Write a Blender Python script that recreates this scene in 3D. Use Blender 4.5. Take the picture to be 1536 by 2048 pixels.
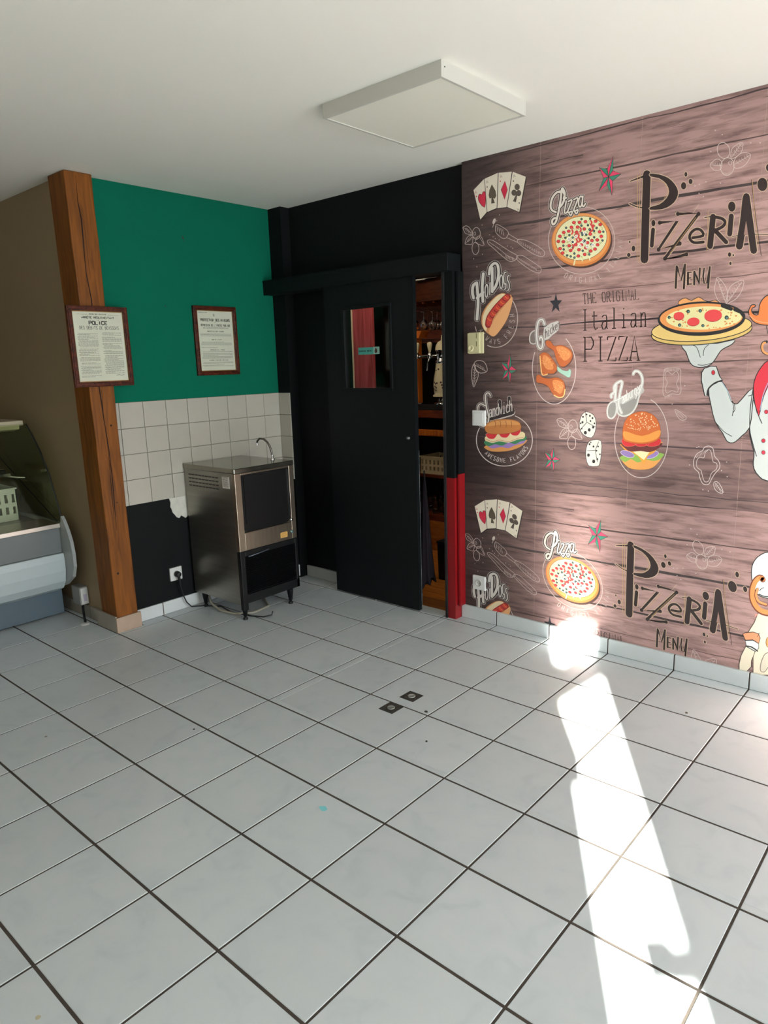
import bpy, bmesh, math, random
from mathutils import Vector, Matrix
random.seed(7)
for o in list(bpy.data.objects): bpy.data.objects.remove(o)
scn = bpy.context.scene; COL = scn.collection
# ------------------------------------------------------------------ camera
FPX = 1403.2
CAM = Vector((1.06728, -0.87138, 1.50284))
RX = Vector((0.7534180, 0.6568320, -0.0305)); FW = Vector((-0.64778288, 0.73358216, -0.20551048)).normalized()
RX = (RX - FW * RX.dot(FW)).normalized(); DN = FW.cross(RX)
cd = bpy.data.cameras.new('camera'); cam = bpy.data.objects.new('camera', cd); COL.objects.link(cam)
m3 = Matrix((RX, -DN, -FW)).transposed()
cam.matrix_world = Matrix.Translation(CAM) @ m3.to_4x4()
cd.sensor_fit = 'VERTICAL'; cd.sensor_height = 24.0; cd.lens = FPX / 2048 * 24.0; cd.clip_start = 0.02
scn.camera = cam
# ------------------------------------------------------------------ world, sun, assumed daylight, added fill, exposure
w = bpy.data.worlds.new('world'); scn.world = w; w.use_nodes = True
bg = w.node_tree.nodes['Background']; bg.inputs[0].default_value = (0.62, 0.78, 1.0, 1); bg.inputs[1].default_value = 1.0
SUN_EL = 20.0
sd = bpy.data.lights.new('sun', 'SUN'); sun = bpy.data.objects.new('sun', sd); COL.objects.link(sun)
sd.energy = 108.0; sd.angle = math.radians(0.53); sd.color = (1.0, 0.95, 0.87)
k = 1.0 / math.hypot(0.613, 1.0)
sdir = Vector((-0.613 * k * math.cos(math.radians(SUN_EL)), k * math.cos(math.radians(SUN_EL)), -math.sin(math.radians(SUN_EL))))
sun.rotation_euler = sdir.to_track_quat('-Z', 'Y').to_euler(); sun.location = (3, -4, 3)
def area(name, loc, direction, sx, sy, power, color):
    l = bpy.data.lights.new(name, 'AREA'); l.shape = 'RECTANGLE'; l.size = sx; l.size_y = sy; l.energy = power; l.color = color
    o = bpy.data.objects.new(name, l); COL.objects.link(o); o.location = loc
    o.rotation_euler = Vector(direction).to_track_quat('-Z', 'Z').to_euler(); return o
scn.cycles.blur_glossy = 0.1; scn.cycles.sample_clamp_indirect = 150.0
area('assumed_daylight_front', (1.0, -1.80, 1.35), (0, 1, 0), 3.6, 1.9, 5, (0.82, 0.92, 1.0))  # area light for assumed windows behind the camera; none modelled here
area('assumed_daylight_right', (4.28, 0.95, 1.35), (-1, 0, 0), 2.7, 2.0, 175, (0.86, 0.94, 1.0))  # main area light, assumed window on the right; that wall has none
area('added_ceiling_fill', (4.2, 0.5, 0.55), (-0.6, 0, 0.8), 3.4, 0.8, 16, (0.97, 0.97, 0.97))  # added fill inside the room, aimed upward to brighten the ceiling
scn.view_settings.view_transform = 'Standard'; scn.view_settings.look = 'None'
scn.view_settings.exposure = 0.0; scn.view_settings.gamma = 1.0; scn.view_settings.use_curve_mapping = False

# ------------------------------------------------------------------ helpers
def at(px, py, ax, val):
    d = RX * ((px - 768) / FPX) + DN * ((py - 1024) / FPX) + FW
    return CAM + d * ((val - CAM[ax]) / d[ax])
def lin(c): return tuple((v / 255 / 12.92) if v / 255 <= 0.04045 else ((v / 255 + 0.055) / 1.055) ** 2.4 for v in c)
MATS = {}
def mat(name, col, rough=0.5, metal=0.0, noise=0.0, nscale=8.0, bump=0.0, bscale=60.0, trans=0.0, rnd=0.0, stretch=None, coat=0.0, spec=0.5, emit=None):
    if name in MATS: return MATS[name]
    m = bpy.data.materials.new(name); m.use_nodes = True; nt = m.node_tree; N = nt.nodes; L = nt.links
    b = N['Principled BSDF']; c = (*lin(col), 1)
    b.inputs['Base Color'].default_value = c; b.inputs['Roughness'].default_value = rough; b.inputs['Metallic'].default_value = metal
    b.inputs['Transmission Weight'].default_value = trans; b.inputs['Coat Weight'].default_value = coat; b.inputs['Specular IOR Level'].default_value = spec
    if emit: b.inputs['Emission Color'].default_value = (*lin(emit[0]), 1); b.inputs['Emission Strength'].default_value = emit[1]
    tc = N.new('ShaderNodeTexCoord'); mp = N.new('ShaderNodeMapping'); L.new(tc.outputs['Object'], mp.inputs[0])
    if stretch: mp.inputs['Scale'].default_value = stretch
    if noise > 0 or rnd > 0:
        nz = N.new('ShaderNodeTexNoise'); nz.inputs['Scale'].default_value = nscale; nz.inputs['Detail'].default_value = 6; L.new(mp.outputs[0], nz.inputs[0])
        mr = N.new('ShaderNodeMapRange'); mr.inputs[1].default_value = 0.3; mr.inputs[2].default_value = 0.7
        mr.inputs[3].default_value = 1 - noise; mr.inputs[4].default_value = 1 + noise * 0.6; L.new(nz.outputs[0], mr.inputs[0])
        fac = mr.outputs[0]
        if rnd > 0:
            oi = N.new('ShaderNodeObjectInfo'); mr2 = N.new('ShaderNodeMapRange'); mr2.inputs[3].default_value = 1 - rnd; mr2.inputs[4].default_value = 1 + rnd
            L.new(oi.outputs['Random'], mr2.inputs[0]); mu = N.new('ShaderNodeMath'); mu.operation = 'MULTIPLY'; L.new(fac, mu.inputs[0]); L.new(mr2.outputs[0], mu.inputs[1]); fac = mu.outputs[0]
        mx = N.new('ShaderNodeVectorMath'); mx.operation = 'SCALE'; mx.inputs[0].default_value = c[:3]; L.new(fac, mx.inputs['Scale']); L.new(mx.outputs[0], b.inputs['Base Color'])
    if bump > 0:
        n2 = N.new('ShaderNodeTexNoise'); n2.inputs['Scale'].default_value = bscale; n2.inputs['Detail'].default_value = 4; L.new(mp.outputs[0], n2.inputs[0])
        bp = N.new('ShaderNodeBump'); bp.inputs['Strength'].default_value = bump; bp.inputs['Distance'].default_value = 0.002; L.new(n2.outputs[0], bp.inputs['Height']); L.new(bp.outputs[0], b.inputs['Normal'])
    MATS[name] = m; return m
def wood(name, c1, c2, scale=(6, 6, 0.5), rough=0.5, rings=5.0, bump=0.3):
    if name in MATS: return MATS[name]
    m = bpy.data.materials.new(name); m.use_nodes = True; nt = m.node_tree; N = nt.nodes; L = nt.links; b = N['Principled BSDF']
    tc = N.new('ShaderNodeTexCoord'); mp = N.new('ShaderNodeMapping'); mp.inputs['Scale'].default_value = scale; L.new(tc.outputs['Object'], mp.inputs[0])
    nz = N.new('ShaderNodeTexNoise'); nz.inputs['Scale'].default_value = rings; nz.inputs['Detail'].default_value = 8; nz.inputs['Distortion'].default_value = 1.2; L.new(mp.outputs[0], nz.inputs[0])
    cr = N.new('ShaderNodeValToRGB'); cr.color_ramp.elements[0].position = 0.32; cr.color_ramp.elements[1].position = 0.68
    cr.color_ramp.elements[0].color = (*lin(c1), 1); cr.color_ramp.elements[1].color = (*lin(c2), 1)
    L.new(nz.outputs[0], cr.inputs[0]); L.new(cr.outputs[0], b.inputs['Base Color']); b.inputs['Roughness'].default_value = rough; b.inputs['Specular IOR Level'].default_value = 0.25
    bp = N.new('ShaderNodeBump'); bp.inputs['Strength'].default_value = bump; bp.inputs['Distance'].default_value = 0.002; L.new(nz.outputs[0], bp.inputs['Height']); L.new(bp.outputs[0], b.inputs['Normal'])
    MATS[name] = m; return m
def glass(name, col=(249, 251, 249), rough=0.02, alpha=0.12, spec=0.5):
    if name in MATS: return MATS[name]
    m = bpy.data.materials.new(name); m.use_nodes = True; nt = m.node_tree; N = nt.nodes; L = nt.links
    N.remove(N['Principled BSDF']); out = N['Material Output']
    tr = N.new('ShaderNodeBsdfTransparent'); tr.inputs[0].default_value = (*lin(col), 1)
    gl = N.new('ShaderNodeBsdfGlossy'); gl.inputs['Roughness'].default_value = rough
    fr = N.new('ShaderNodeFresnel'); fr.inputs[0].default_value = 1.5; mx = N.new('ShaderNodeMixShader')
    ge = N.new('ShaderNodeNewGeometry'); inv = N.new('ShaderNodeMath'); inv.operation = 'SUBTRACT'; inv.inputs[0].default_value = 1.0; L.new(ge.outputs['Backfacing'], inv.inputs[1]); mm = N.new('ShaderNodeMath'); mm.operation = 'MULTIPLY'; L.new(fr.outputs[0], mm.inputs[0]); L.new(inv.outputs[0], mm.inputs[1]); L.new(mm.outputs[0], mx.inputs[0]); L.new(tr.outputs[0], mx.inputs[1]); L.new(gl.outputs[0], mx.inputs[2]); L.new(mx.outputs[0], out.inputs[0])
    MATS[name] = m; return m

ORG = {}
class MB:
    def __init__(s): s.v = []; s.f = []; s.m = []; s.sm = []
    def add(s, vs, fs, mi=0, smooth=False):
        n = len(s.v); s.v += [tuple(v) for v in vs]; s.f += [tuple(i + n for i in f) for f in fs]; s.m += [mi] * len(fs); s.sm += [smooth] * len(fs); return s
    def box(s, x0, x1, y0, y1, z0, z1, mi=0):
        return s.add([(x0, y0, z0), (x1, y0, z0), (x1, y1, z0), (x0, y1, z0), (x0, y0, z1), (x1, y0, z1), (x1, y1, z1), (x0, y1, z1)],
                     [(0, 3, 2, 1), (4, 5, 6, 7), (0, 1, 5, 4), (1, 2, 6, 5), (2, 3, 7, 6), (3, 0, 4, 7)], mi)
    def hexa(s, bot, top, mi=0):
        return s.add(list(bot) + list(top), [(0, 3, 2, 1), (4, 5, 6, 7), (0, 1, 5, 4), (1, 2, 6, 5), (2, 3, 7, 6), (3, 0, 4, 7)], mi)
    def prism(s, pts, ax, a0, a1, mi=0, smooth=False):       # pts in the two other axes, extruded along ax
        def P(p, a): q = list(p); q.insert(ax, a); return q
        n = len(pts); vs = [P(p, a0) for p in pts] + [P(p, a1) for p in pts]
        s.add(vs, [tuple(range(n))[::-1], tuple(range(n, 2 * n))], mi)
        s.add(vs, [(i, (i + 1) % n, n + (i + 1) % n, n + i) for i in range(n)], mi, smooth); return s
    def tube(s, pts, r, n=8, mi=0, radii=None):
        pts = [Vector(p) for p in pts]; vs = []; fs = []; up = None
        for i, p in enumerate(pts):
            t = (pts[min(i + 1, len(pts) - 1)] - pts[max(i - 1, 0)]).normalized()
            if up is None: up = t.orthogonal().normalized()
            up = (up - t * up.dot(t)).normalized(); b = t.cross(up); rr = radii[i] if radii else r
            vs += [p + (up * math.cos(2 * math.pi * j / n) + b * math.sin(2 * math.pi * j / n)) * rr for j in range(n)]
        for i in range(len(pts) - 1):
            for j in range(n): fs.append((i * n + j, i * n + (j + 1) % n, (i + 1) * n + (j + 1) % n, (i + 1) * n + j))
        s.add(vs, fs, mi, True); e = (len(pts) - 1) * n
        s.add([vs[j] for j in range(n)] + [vs[e + j] for j in range(n)], [tuple(range(n))[::-1], tuple(range(n, 2 * n))], mi); return s
    def lathe(s, prof, c, n=20, axis=(0, 0, 1), mi=0):       # prof of (radius, height)
        q = Vector(axis).to_track_quat('Z', 'Y'); c = Vector(c); vs = []; fs = []
        for r, h in prof: vs += [c + q @ Vector((r * math.cos(2 * math.pi * j / n), r * math.sin(2 * math.pi * j / n), h)) for j in range(n)]
        for i in range(len(prof) - 1):
            for j in range(n): fs.append((i * n + j, i * n + (j + 1) % n, (i + 1) * n + (j + 1) % n, (i + 1) * n + j))
        s.add(vs, fs, mi, True); e = (len(prof) - 1) * n
        if prof[0][0] > 1e-5: s.add(vs[:n], [tuple(range(n))[::-1]], mi)
        if prof[-1][0] > 1e-5: s.add(vs[e:], [tuple(range(n))], mi)
        return s
    def build(s, name, mats, parent=None, bevel=0, org=None):
        o0 = ORG.get(parent.name, Vector()) if parent else Vector()
        base = Vector(org) if org is not None else (o0 if parent else Vector())
        me = bpy.data.meshes.new(name); me.from_pydata([tuple(Vector(v) - base) for v in s.v], [], s.f)
        for mm in (mats if isinstance(mats, (list, tuple)) else [mats]): me.materials.append(mm)
        me.polygons.foreach_set('material_index', s.m); me.polygons.foreach_set('use_smooth', s.sm)
        o = bpy.data.objects.new(name, me); COL.objects.link(o); o.location = base - o0
        if parent: o.parent = parent
        ORG[o.name] = base
        if bevel:
            bv = o.modifiers.new('bevel', 'BEVEL'); bv.width = bevel; bv.segments = 2; bv.limit_method = 'ANGLE'
        return o
def thing(name, label, cat, loc, group=None):
    o = bpy.data.objects.new(name, None); COL.objects.link(o); o.location = loc; o.empty_display_size = 0.05; ORG[o.name] = Vector(loc)
    o['label'] = label; o['category'] = cat
    if group: o['group'] = group
    return o
def tag(o, label, cat, group=None):
    o['label'] = label; o['category'] = cat
    if group: o['group'] = group
    return o
def struct(o): o['kind'] = 'structure'; return o
def bx(*a): return MB().box(*a)

# ------------------------------------------------------------------ materials
M_ceil = mat('ceiling_paint', (228, 225, 216), 0.9, noise=0.015, nscale=1.5)
M_teal = mat('teal_paint', (0, 98, 74), 0.85, spec=0.15, noise=0.05, nscale=3, bump=0.15, bscale=90)
M_black = mat('black_paint', (4, 8, 9), 0.7, spec=0.22, noise=0.12, nscale=4, bump=0.25, bscale=70)
M_doorblack = mat('door_black_paint', (5, 10, 12), 0.6, spec=0.25, noise=0.1, nscale=3, bump=0.2, bscale=60, stretch=(4, 4, 1))
M_taupe = mat('taupe_paint', (146, 127, 98), 0.85, noise=0.05, nscale=2, bump=0.1)
M_red = mat('red_gloss_paint', (132, 6, 14), 0.4, noise=0.06, nscale=5)
M_grout = mat('floor_grout', (66, 58, 51), 0.95, noise=0.3, nscale=9, bump=0.5)
M_wgrout = mat('wall_grout', (128, 124, 114), 0.9, noise=0.2, nscale=20)
M_wtile = mat('white_wall_tile', (170, 166, 155), 0.25, noise=0.035, nscale=6, rnd=0.02)
M_white = mat('white_plastic', (206, 207, 205), 0.4)
M_cream = mat('cream_plastic', (190, 184, 146), 0.45)
M_steel = mat('brushed_steel', (150, 146, 138), 0.34, metal=0.95, noise=0.12, nscale=3, stretch=(1, 1, 14), bump=0.06, bscale=50)
M_steelv = mat('brushed_steel_front', (168, 154, 136), 0.3, metal=0.95, noise=0.1, nscale=5, stretch=(1, 12, 1))  # brownish tint stands in for reflections on the front
M_chrome = mat('chrome', (200, 200, 200), 0.12, metal=1.0)
M_dark = mat('black_plastic', (11, 12, 13), 0.45, noise=0.05, spec=0.3)
M_darkdoor = mat('smoked_bin_door', (17, 17, 17), 0.35, spec=0.3)
M_beam = wood('oak_beam', (94, 52, 12), (134, 78, 20), (5, 5, 0.45), 0.55, 6)
M_frame = wood('mahogany_frame', (40, 14, 8), (92, 40, 22), (10, 10, 10), 0.35, 4)
M_amber = wood('amber_wood', (150, 84, 28), (196, 122, 48), (2, 12, 12), 0.4, 3)
M_orange = wood('orange_wood', (168, 82, 20), (206, 112, 36), (12, 12, 1), 0.4, 3)
M_redbrown = wood('redbrown_wood', (84, 34, 14), (128, 58, 24), (2, 12, 12), 0.4, 3)
M_rubber = mat('black_rubber', (14, 14, 15), 0.5)
M_paper = mat('notice_paper', (216, 212, 198), 0.8, noise=0.03)
M_glass = glass('clear_glass'); M_case = glass('case_glass', (238, 241, 232))
M_ink = mat('printed_ink', (34, 32, 32), 0.7)

# floor tile: white ceramic with soft grey marbling and scuffs
def tile_mat():
    m = bpy.data.materials.new('marbled_floor_tile'); m.use_nodes = True; nt = m.node_tree; N = nt.nodes; L = nt.links; b = N['Principled BSDF']
    tc = N.new('ShaderNodeTexCoord'); oi = N.new('ShaderNodeObjectInfo'); ad = N.new('ShaderNodeVectorMath'); ad.operation = 'MULTIPLY_ADD'
    L.new(oi.outputs['Random'], ad.inputs[0]); ad.inputs[1].default_value = (40, 70, 10); L.new(tc.outputs['Object'], ad.inputs[2])
    nz = N.new('ShaderNodeTexNoise'); nz.inputs['Scale'].default_value = 9; nz.inputs['Detail'].default_value = 3; nz.inputs['Distortion'].default_value = 0.9; L.new(ad.outputs[0], nz.inputs[0])
    cr = N.new('ShaderNodeValToRGB'); e = cr.color_ramp.elements
    e[0].position = 0.28; e[0].color = (*lin((183, 191, 195)), 1); e[1].position = 0.46; e[1].color = (*lin((190, 197, 200)), 1)
    q = e.new(0.72); q.color = (*lin((193, 199, 201)), 1)
    L.new(nz.outputs[0], cr.inputs[0])
    mr = N.new('ShaderNodeMapRange'); mr.inputs[3].default_value = 0.955; mr.inputs[4].default_value = 1.03; L.new(oi.outputs['Random'], mr.inputs[0])
    sc = N.new('ShaderNodeVectorMath'); sc.operation = 'SCALE'; L.new(cr.outputs[0], sc.inputs[0]); L.new(mr.outputs[0], sc.inputs['Scale']); L.new(sc.outputs[0], b.inputs['Base Color'])
    n2 = N.new('ShaderNodeTexNoise'); n2.inputs['Scale'].default_value = 14; n2.inputs['Detail'].default_value = 3; L.new(ad.outputs[0], n2.inputs[0])
    m2 = N.new('ShaderNodeMapRange'); m2.inputs[3].default_value = 0.28; m2.inputs[4].default_value = 0.36; L.new(n2.outputs[0], m2.inputs[0]); L.new(m2.outputs[0], b.inputs['Roughness'])
    bp = N.new('ShaderNodeBump'); bp.inputs['Strength'].default_value = 0.12; bp.inputs['Distance'].default_value = 0.002; L.new(n2.outputs[0], bp.inputs['Height']); L.new(bp.outputs[0], b.inputs['Normal'])
    return m
M_tile = tile_mat()

# ------------------------------------------------------------------ room shell
S = 0.336
XW, YM, YB, YL, H = -2.785, 2.45, 2.485, 1.05, 2.54     # teal wall, mural wall, black wall, taupe wall, ceiling
X0, X1, Y0 = -5.4, 4.4, -1.9                            # far left, far right, shop front
fl = struct(bx(X0, X1, Y0, YB + 0.02, -0.12, -0.0018).build('floor', M_grout))
def tile_mesh(w, d, name, th=0.008, ch=0.0015, matl=None):
    vs = []
    for z, i in ((-th, 0), (-ch, 0), (0, ch)):
        vs += [(-w / 2 + i, -d / 2 + i, z), (w / 2 - i, -d / 2 + i, z), (w / 2 - i, d / 2 - i, z), (-w / 2 + i, d / 2 - i, z)]
    fs = [(8, 9, 10, 11)]
    for a in (0, 4):
        for j in range(4): fs.append((a + j, a + (j + 1) % 4, a + 4 + (j + 1) % 4, a + 4 + j))
    me = bpy.data.meshes.new(name); me.from_pydata(vs, [], fs); me.materials.append(matl or M_tile); return me
JA, JB = 0.0090, 0.0068
cache = {}
rest = MB()
def regions():       # floor outline as rectangles: front room + recess by the machine
    return [(X0, X1, Y0, YL - 0.012), (-2.72, -1.30, YL - 0.012, YM + 0.02), (XW + 0.003, -2.72, 1.18, YM + 0.02), (-1.30, X1, YL - 0.012, YM - 0.004)]
for i in range(-17, 15):
    for j in range(-7, 9):
        cx0, cx1, cy0, cy1 = i * S + JB / 2, (i + 1) * S - JB / 2, j * S + JA / 2, (j + 1) * S - JA / 2
        for (a, b, c, d) in regions():
            x0, x1, y0, y1 = max(cx0, a), min(cx1, b), max(cy0, c), min(cy1, d)
            if x1 - x0 < 0.006 or y1 - y0 < 0.006: continue
            mx, my = (x0 + x1) / 2, (y0 + y1) / 2
            v = Vector((mx, my, 0)) - CAM; zc = v.dot(FW)
            vis = zc > 0.3 and abs(v.dot(RX) / zc) < 0.68 and v.dot(DN) / zc < 0.86
            if not vis: rest.box(x0, x1, y0, y1, -0.008, 0); continue
            key = (round(x1 - x0, 4), round(y1 - y0, 4))
            if key not in cache: cache[key] = tile_mesh(key[0], key[1], 'floor_tile')
            o = bpy.data.objects.new('floor_tile', cache[key]); COL.objects.link(o); o.parent = fl; o.location = (mx, my, random.uniform(-0.0004, 0))
ft = rest.build('floor_tiling', M_tile, fl); ft['kind'] = 'stuff'
struct(bx(X0, X1, Y0, 4.9, H, H + 0.1).build('ceiling', M_ceil))
# teal back wall with paint zones: black below the tiles, teal above
ZT0, ZT1 = 0.727, 1.333
wb = MB()
wb.box(XW - 0.15, XW, YL, YB + 0.1, -0.1, ZT0, 1); wb.box(XW - 0.15, XW, YL, YB + 0.1, ZT0, ZT1, 2); wb.box(XW - 0.15, XW, YL, YB + 0.1, ZT1, H, 0)
wb = struct(wb.build('wall_back', [M_teal, M_black, M_wgrout]))
# corner pipe chase
YP = 2.41
tr = struct(bx(XW, -2.66, YP, YB, 0, H).build('trim_1', M_black))
# white wall tiles
cols = [1.175, 1.199] + [1.199 + 0.1525 * i for i in range(1, 8)] + [YP]
rows = [ZT0 + (ZT1 - ZT0) / 4 * i for i in range(5)]
wt = {}
for a, b in zip(cols, cols[1:]):
    for c, d in zip(rows, rows[1:]):
        g = 0.0014; dim = (round(b - a - 2 * g, 4), round(d - c - 2 * g, 4))
        if dim not in wt: wt[dim] = tile_mesh(dim[0], dim[1], 'wall_tile', 0.009, 0.0012, M_wtile)
        o = bpy.data.objects.new('wall_tile', wt[dim]); COL.objects.link(o); o.parent = wb
        o.matrix_local = Matrix.Translation((XW + 0.009 + random.uniform(-.0003, .0003), (a + b) / 2, (c + d) / 2)) @ Matrix(((0, 0, 1), (1, 0, 0), (0, 1, 0))).to_4x4()
for c, d in zip(rows, rows[1:]):
    dim = (0.110, round(d - c - 0.0028, 4))
    if dim not in wt: wt[dim] = tile_mesh(dim[0], dim[1], 'wall_tile', 0.009, 0.0012, M_wtile)
    o = bpy.data.objects.new('wall_tile', wt[dim]); COL.objects.link(o); o.parent = tr
    o.matrix_local = Matrix.Translation((-2.7185, YP - 0.009, (c + d) / 2)) @ Matrix(((1, 0, 0), (0, 0, -1), (0, 1, 0))).to_4x4()
# torn white plaster patch under the tiles
pp = [(1.470, 0.728), (1.60, 0.728), (1.60, 0.60), (1.575, 0.585), (1.545, 0.607), (1.53, 0.592), (1.512, 0.600), (1.498, 0.622), (1.487, 0.634), (1.481, 0.66), (1.474, 0.672), (1.478, 0.70)]
MB().prism(pp, 0, XW, XW + 0.003).build('bare_plaster_patch', mat('bare_plaster', (196, 194, 184), 0.9, noise=0.1, nscale=30), wb)
# nail and screw holes in the teal paint
hb = MB()
for (px, py, r) in ((366, 476, .006), (364, 473, .004), (368, 482, .003), (331, 612, .004)):
    c = at(px, py, 0, XW); hb.lathe([(r, 0), (r * 0.6, 0.0012), (0, 0.0014)], c, 8, (1, 0, 0))
hb.build('nail_hole', mat('nail_hole_rust', (58, 46, 36), 0.9), wb)
# taupe wall on the left
struct(bx(X0, XW - 0.15, YL, YL + 0.12, -0.1, H).add([], []).build('wall_left', M_taupe))
# black wall around the sliding door opening (opening x -2.10..-1.325, z 0..1.99)
OX0, OX1, OZ = -2.213, -1.308, 1.995
bb = MB(); bb.box(XW - 0.1, OX0, YB, YB + 0.09, -0.1, H); bb.box(OX1, -1.24, YB, YB + 0.09, -0.1, H); bb.box(OX0, OX1, YB, YB + 0.09, OZ, H)
struct(bb.build('wall_recess', M_black))
# hidden sides of the shop
struct(bx(X0 - 0.1, X0, Y0, YL + 0.1, -0.1, H).build('wall_far_left', M_taupe))
struct(bx(X1, X1 + 0.1, Y0, YM + 0.1, -0.1, H).build('wall_far_right', mat('off_white_paint', (214, 208, 194), 0.8)))
# shop front: solid panels either side of unseen slits, shaped to cast the sun patches
GX0, GX1 = 1.993, 2.288; ks = 1.173 * math.tan(math.radians(SUN_EL))
def Zf(y): return (y - Y0) * ks
ztop = 0.165 + (YM - Y0) * ks
HX0, HX1 = 3.17, 3.62
wf = MB(); wf.box(X0 - 0.1, GX0, Y0 - 0.06, Y0, -0.1, H); wf.box(GX1, HX0, Y0 - 0.06, Y0, -0.1, H); wf.box(HX1, X1 + 0.1, Y0 - 0.06, Y0, -0.1, H); wf.box(HX0, HX1, Y0 - 0.06, Y0, ztop + .25, H); wf.box(HX0, HX1, Y0 - 0.06, Y0, -0.1, 0.02); wf.box(GX0, GX1, Y0 - 0.06, Y0, ztop, H); wf.box(GX0, GX1, Y0 - 0.06, Y0, -0.1, 0.02)
wf = struct(wf.build('wall_front', MATS['off_white_paint']))
def Zw(z): return z + (YM - Y0) * ks
dc = MB(); dc.prism([(GX0, Zf(1.80)), (GX0 + 0.03, Zf(1.85)), (GX1, Zf(2.22)), (GX1, Zf(2.47)), (GX0 + 0.18, Zf(2.38)), (GX0 + 0.06, Zf(2.17)), (GX0, Zf(2.17))], 1, Y0 - 0.03, Y0 - 0.01)
dc.build('sun_gap_mask', M_dark, wf)  # unseen blocker, shaped to cut the dark gap across the sun patch
MB().prism([(GX0, Zw(-0.02)), (GX0 + 0.065, Zw(0.075)), (GX0 + 0.16, Zw(0.16)), (GX0 + 0.17, ztop), (GX0, ztop)], 1, Y0 - 0.03, Y0 - 0.01).build('sun_corner_mask', M_dark, wf)  # unseen blocker added to trim the top corner of the sun patch
MB().prism([(GX0 + .150, Zf(.645)), (GX1, Zf(.715)), (GX1, Zf(.83)), (GX0 + .222, Zf(.775)), (GX0 + .20, Zf(.795)), (GX0 + .146, Zf(.766))], 1, Y0 - 0.03, Y0 - 0.01).build('sun_notch_mask_right', M_dark, wf)  # unseen blocker shaping the right-hand notch in the sun strip
MB().prism([(GX0, Zf(1.262)), (GX0 + .042, Zf(1.30)), (GX0 + .050, Zf(1.46)), (GX0, Zf(1.80))], 1, Y0 - 0.03, Y0 - 0.01).build('sun_notch_mask_left', M_dark, wf)  # unseen blocker shaping the left-hand notch in the sun strip
bx(GX0, GX1, Y0 - 0.05, Y0 - 0.045, 0.02, ztop).build('pane', glass('shop_window_glass', (245, 248, 248)), wf)
struct(bx(-30, 30, -30, Y0 - 0.1, -0.16, -0.1).build('ground', mat('pavement', (150, 146, 138), 0.9, noise=0.1)))

# ------------------------------------------------------------------ skirting tiles
M_sk = mat('skirting_tile_marble', (196, 202, 203), 0.25, noise=0.05, nscale=7, rnd=0.03)
M_skb = mat('skirting_tile_beige', (150, 142, 128), 0.35, noise=0.1, nscale=9, rnd=0.04)
SH = 0.08
def skirting(name, segs, axis, face, back, material=M_sk, h=SH, grout=M_grout):
    lo, hi = segs[0], segs[-1]; f0, f1 = sorted((face, back)); ins = 0.002 if face < back else -0.002
    g0, g1 = sorted((face + ins, back))
    b = bx(lo, hi, g0, g1, 0, h - 0.002) if axis == 0 else bx(g0, g1, lo, hi, 0, h - 0.002)
    r = struct(b.build(name, grout))
    for a, c in zip(segs, segs[1:]):
        a2, c2 = a + 0.003, c - 0.003
        b = bx(a2, c2, f0, f1, 0.001, h) if axis == 0 else bx(f0, f1, a2, c2, 0.001, h)
        b.build('skirting_tile', material, r, bevel=0.002)
    return r
skirting('baseboard_right', [-1.255, -1.008] + [S * i for i in range(-2, 10)] + [X1], 0, YM - 0.016, YM)
skirting('baseboard_back', [1.168, 1.352, 1.688, 2.024, 2.36, YP], 1, XW + 0.012, XW)
skirting('baseboard_recess', [-2.655, -2.32, -2.215], 0, YB - 0.018, YB, mat('skirting_tile_grey', (168, 170, 166), 0.3, noise=0.05))
skirting('baseboard_left', [X0, -4.7, -4.36, -4.02, -3.69, -3.35, -3.10, -2.955], 0, YL - 0.014, YL, M_skb)

# ------------------------------------------------------------------ oak post with its own plinth tiles
bt = [(-2.725, 1.010), (-2.725, 1.160), (-2.93, 1.175), (-2.905, 1.010)]
po = thing('wooden_post', 'rough orange-brown oak post at the corner between taupe and teal walls', 'post', (-2.82, 1.09, 0))
pb = MB(); P0 = [(-2.905, 1.018), (-2.722, 1.018), (-2.722, 1.150), (-2.905, 1.150)]; P1 = [(-2.905, 1.004), (-2.722, 1.004), (-2.722, 1.158), (-2.905, 1.158)]
nz_ = 14; vs = []; 
for q in range(nz_ + 1):
    t = q / nz_; z = 0.088 + (H - 0.0885) * t
    for a, b in zip(P0, P1):
        vs.append((a[0] + (b[0] - a[0]) * t + random.uniform(-.0018, .0018), a[1] + (b[1] - a[1]) * t + random.uniform(-.0018, .0018), z))
fs = [(0, 3, 2, 1), tuple(nz_ * 4 + i for i in range(4))]
for q in range(nz_):
    for i in range(4): fs.append((q * 4 + i, q * 4 + (i + 1) % 4, q * 4 + 4 + (i + 1) % 4, q * 4 + 4 + i))
pb.add(vs, fs); pb.build('post_body', M_beam, po, bevel=0.006)
# drying cracks (thin dark wedges running down the face) and a few knots
def crack(pts, wd, name='drying_crack', mt=mat('wood_crack', (38, 16, 6), 0.9)):
    c = MB(); vs = []; fs = []
    for i, (y, z) in enumerate(pts):
        ww = wd * (0.15 if i in (0, len(pts) - 1) else random.uniform(0.7, 1.2)); yy = y
        vs += [(-2.7212, yy - ww, z), (-2.7195, yy, z), (-2.7212, yy + ww, z)]
    for i in range(len(pts) - 1):
        a = i * 3; fs += [(a, a + 3, a + 4, a + 1), (a + 1, a + 4, a + 5, a + 2)]
    c.add(vs, fs).build(name, mt, po)
cr_ = lambda L: [tuple(at(px, py, 0, -2.7215)[1:]) for px, py in L]
crack(cr_([(151, 350), (155, 400), (163, 440), (168, 500), (172, 545), (183, 600), (186, 640), (190, 720), (200, 785), (208, 840), (218, 900), (225, 960), (229, 1010), (233, 1060)]), 0.0030)
crack(cr_([(203, 780), (207, 830), (214, 880), (219, 930), (224, 990), (228, 1040)]), 0.0014)
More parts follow.
